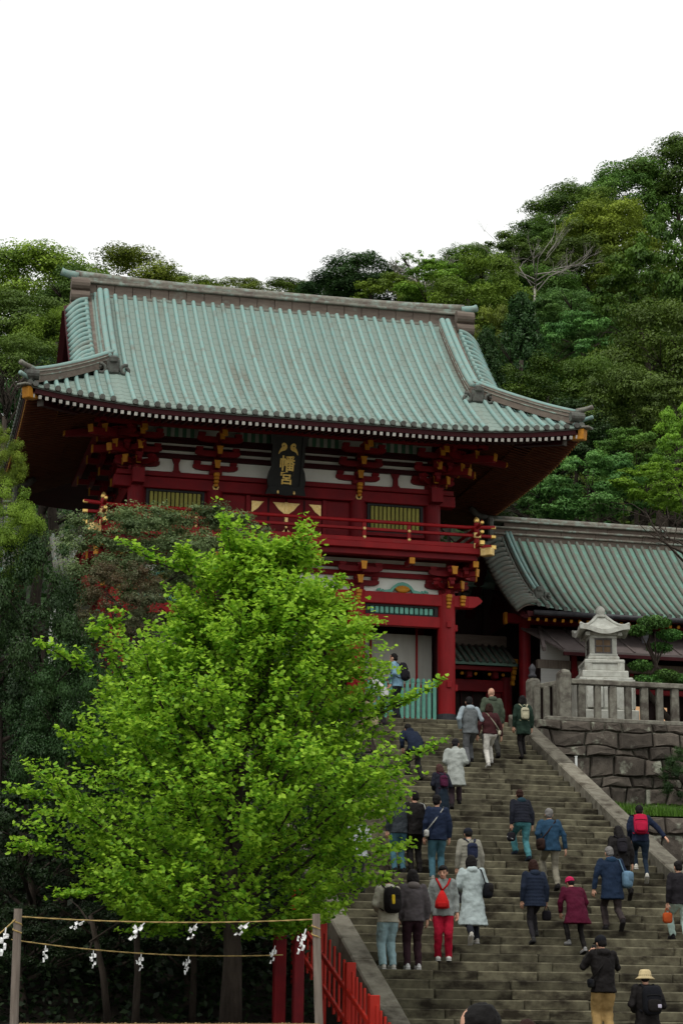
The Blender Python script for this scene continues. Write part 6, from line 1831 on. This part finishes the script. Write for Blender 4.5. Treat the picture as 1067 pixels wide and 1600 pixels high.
P(621, 1131, 1.72, 'man in a light blue shirt turned sideways at the top left of the stairs', (.24, .42, .56), (.02, .022, .03), HB, DK, 62, 'stand', 8, ('bent', 'fwd'), .82, .01, hstyle='short', step=55, extras=[('backpack', 'black backpack on the man in the light blue shirt', (.02, .018, .024), 1.05)])
P(600, 1150, 1.55, 'stooping person in a white shirt beside the man in light blue', (.62, .63, .62), (.03, .025, .03), HB, DK, 70, 'stand', 40, ('low', 'low'), .84, .02, hstyle='short', step=53)
P(583, 1178, 1.50, 'person in a beige jacket mostly hidden by ginkgo leaves', (.42, .34, .22), (.06, .045, .04), HBR, DK, 60, 'stand', 20, ('fwd', 'fwd'), .78, .02, hstyle='bob')
P(652, 1222, 1.60, 'person bending in a navy raincoat behind a ginkgo branch', (.014, .022, .045), DK, HB, DK, 8, 'climbL', 52, ('low', 'low'), .74, .03, hood=(.014, .022, .045))
P(683, 1371, 1.72, 'man in a navy jacket and blue jeans left of the bare steps', NAVY, JEAN, HB, (.4, .38, .34), -4, 'stand', 3, ('down', 'down'), .80, .01, hstyle='short', extras=[('shoulder', 'white strapped pouch on the man in the navy jacket', (.6, .6, .56), -1, .6, True)])
P(649, 1362, 1.66, 'person dressed in black beside the man in the navy jacket', BLK, BLK, HB, BLK, 4, 'stand', 6, ('down', 'bent'), .78, .01, hstyle='short', extras=[('shoulder', 'white tote bag on the shoulder of the person in black', (.68, .69, .64), 1, 1.15, False)])
P(623, 1360, 1.64, 'person in blue jeans mostly hidden by ginkgo leaves', (.05, .06, .07), JEAN, HB, DK, 8, 'stand', 2, ('down', 'down'), .82, .01)
P(560, 1395, 1.55, 'person in a white patterned top behind the ginkgo leaves', (.52, .55, .58), (.05, .05, .06), HB, DK, 12, 'stand', 4, ('bent', 'bent'), .78, .02)
P(738, 1428, 1.60, 'person in a dark cap and beige puffer jacket behind the pale long coat', (.30, .29, .24), DK, HB, DK, 4, 'climbL', 6, ('down', 'down'), .80, .03, hat=('cap', (.016, .018, .028)), hstyle='short', wide=1.08, quilt=True, extras=[('backpack', 'small navy backpack with white piping on the beige puffer', (.02, .026, .06), .72)])
P(820, 1345, 1.53, 'woman in a black padded jacket and teal trousers halfway up', (.018, .018, .024), TEAL, HBR, (.02, .03, .05), 4, 'climbL', 14, ('down', 'down'), .90, .02, (.02, .05, .07), hstyle='short', bag=1.1, wide=1.05, quilt=True, extras=[('handbag', 'black polka dot bag held by the woman in teal trousers', (.015, .016, .022), 0, 1.0, (.7, .7, .7))])
P(864, 1391, 1.66, 'grey haired man in a blue cardigan and khaki trousers', (.022, .062, .115), (.26, .24, .185), HGR, DK, -4, 'climbL', 12, ('pocket', 'wide'), .80, .02, hstyle='short', extras=[('shoulder', 'brown shoulder bag of the man in the blue cardigan', (.04, .02, .016), -1, 1.0, True)])
P(976, 1412, 1.58, 'woman with long black hair in black by the right coping', BLK, BLK, HB, BLK, -6, 'liftR', 16, ('down', 'down'), .78, .01, hstyle='long', extras=[('backpack', 'small black backpack on the woman with long black hair', (.018, .018, .022), .72)])
P(1003, 1387, 1.62, 'climber in a navy jacket stretching an arm out beside the right coping', (.014, .022, .05), (.014, .026, .045), HB, (.68, .66, .58), -16, 'strideR', 18, ('fwd', 'out'), .86, .0, hstyle='short', legkind='slim', extras=[('backpack', 'bright crimson backpack on the climber in navy', (.50, .012, .055), 1.0)])
P(962, 1467, 1.68, 'grey haired man in a long navy hooded coat with brown trousers', (.014, .028, .06), (.045, .034, .034), HGR, DK, -6, 'liftR', 12, ('wide', 'bent'), .66, .04, (.02, .05, .10), hstyle='short', wide=1.08, extras=[('shoulder', 'pale blue bag hanging from the shoulder of the grey haired man', (.16, .28, .40), 1, 1.35, False)])
P(840, 1482, 1.57, 'woman in a shiny navy puffer jacket with a pale collar', (.016, .024, .046), (.028, .026, .030), HBR, (.05, .05, .05), 2, 'climbR', 6, ('down', 'down'), .76, .04, (.018, .028, .05), hstyle='bob', legkind='slim', wide=1.05, quilt=True, extras=[('handbag', 'black drawstring handbag held beside the navy puffer jacket', (.018, .018, .022), 1, .95)])
P(906, 1492, 1.50, 'stooping person in a crimson coat with a bright pink cap', (.085, .006, .024), BLK, HB, (.3, .3, .3), 4, 'climbL', 30, ('low', 'low'), .62, .10, hat=('beanie', (.55, .02, .10)), hstyle='short', legkind='slim', wide=1.1)
P(742, 1489, 1.70, 'woman with a black bob in a long pale grey coat climbing', (.46, .54, .54), (.02, .02, .03), HB, (.62, .6, .54), -6, 'liftL', 8, ('bent', 'bent'), .40, .09, (.46, .54, .54), hstyle='bob', wide=1.04, extras=[('shoulder', 'black tote bag on the right arm of the pale grey coat', (.014, .014, .016), 1, 1.15, False)])
P(692, 1501, 1.70, 'man in a grey jacket and bright red trousers walking down towards us', (.28, .31, .30), (.42, .010, .035), HB, (.62, .62, .60), 168, 'standb', 2, ('down', 'down'), .80, .02, (.28, .31, .30), hstyle='thin', bag=1.08, face=True, head_pitch=12, extras=[('sling', 'red sling bag worn on the chest of the man in red trousers', (.62, .018, .018))])
P(645, 1516, 1.76, 'person in a grey brown hooded jacket and dark maroon trousers standing', (.085, .075, .080), (.036, .016, .022), HB, (.66, .66, .66), -4, 'stand', 3, ('down', 'down'), .82, .015, (.12, .105, .10), hstyle='bob', head_turn=20, wide=1.02)
P(606, 1514, 1.70, 'person in a cream hooded top and pale blue jeans standing', (.48, .46, .37), (.34, .50, .54), HB, (.66, .64, .58), 8, 'stand', 3, ('bent', 'bent'), .82, .02, (.52, .50, .42), hstyle='short', head_turn=-14, legkind='trousers', bag=1.15, extras=[('backpack', 'black backpack with a yellow tag on the cream hooded top', (.012, .012, .014), 1.02, 'back', ((-.03, -.325, 1.20), (.03, .02, .085), (.75, .52, .03)))])
P(1068, 1476, 1.62, 'person in a dark jacket and mint trousers cut off at the right edge', (.02, .018, .022), (.50, .66, .60), HB, DK, 0, 'climbL', 4, ('down', 'down'), .84, .01, extras=[('handbag', 'orange bag held at the right edge', (.48, .085, .02), 0, 1.0)])
P(944, 1628, 1.74, 'person in a black jacket and khaki trousers raising a phone', BLK, (.44, .29, .115), HB, (.5, .48, .42), -2, 'standb', 4, ('phone', 'phone'), .78, .03, BLK, hat=('cap', (.014, .014, .016)), hstyle='short', bag=1.22, extras=[('phone', 'phone held up by the person in khaki trousers', BLK), ('shoulder', 'thin black body bag across the black jacket', (.016, .016, .018), -1, .6, True)])
P(1013, 1676, 1.66, 'person in a cream bucket hat and black jacket at the bottom right', BLK, (.42, .42, .40), HB, DK, 4, 'stand', 4, ('bent', 'bent'), .80, .02, hat=('bucket', (.62, .50, .28)), hstyle='short', wide=1.1, extras=[('backpack', 'black backpack on the person with the bucket hat', (.014, .014, .016), 1.05, 'back', ((.075, -.33, 1.10), (.035, .02, .03), (.62, .58, .72))), ('handbag', 'bright blue bag beside the bucket hat wearer', (.03, .34, .50), 1, 1.05)])
v1 = at(752, 1566, 10.1)
P(0, 0, 1.70, 'dark haired passer by with glasses whose head rises at the bottom', (.03, .03, .035), DK, (.010, .009, .009), DK, 62, 'stand', 0, ('down', 'down'), hstyle='short', face=True, pos=(at(752, 1600, 10.1).x, 10.1, 0), extras=[])
P(0, 0, 1.66, 'brown haired passer by whose head just shows at the bottom', (.05, .045, .04), DK, HBR, DK, 10, 'stand', 0, ('down', 'down'), hstyle='bob', pos=(at(825, 1600, 20.4).x, 20.4, 0))
# glasses of the near passer-by
g0 = [o for o in S.objects if o.get('label', '').startswith('dark haired passer')][0]
gl = E('glasses', tuple(g0.location), 'dark framed glasses of the passer by at the bottom', 'glasses', local=True)
gl.rotation_euler = g0.rotation_euler; gl.scale = g0.scale
for sx in (-1, 1):
    O('rim', MB().tube([(sx*.034+.026*math.cos(a), .118, 1.598+.02*math.sin(a)) for a in np.linspace(0, 2*math.pi, 13)], .0028, 5), 'black_wood', gl)
    O('temple_arm', MB().tube([(sx*.062, .116, 1.603), (sx*.078, .06, 1.603), (sx*.084, -.01, 1.595)], .003, 5), 'black_wood', gl)

# bake the clothing and body surfaces
dg = bpy.context.evaluated_depsgraph_get(); dg.update()
done = []
for o in PEND:
    me = bpy.data.meshes.new_from_object(o.evaluated_get(dg)); done.append((o, me))
for o, me in done:
    mats = list(o.data.materials); o.modifiers.clear(); o.data = me
    if not me.materials:
        for m_ in mats: me.materials.append(m_)
    if o.name in HANDS and HANDS[o.name].v:
        hb = HANDS[o.name]; bm = bmesh.new(); bm.from_mesh(me)
        vs = [bm.verts.new(p) for p in hb.v]
        for f in hb.f:
            try: q = bm.faces.new([vs[i] for i in f]); q.smooth = True
            except Exception: pass
        bm.to_mesh(me); bm.free()
    if '_hand' in o: del o['_hand']
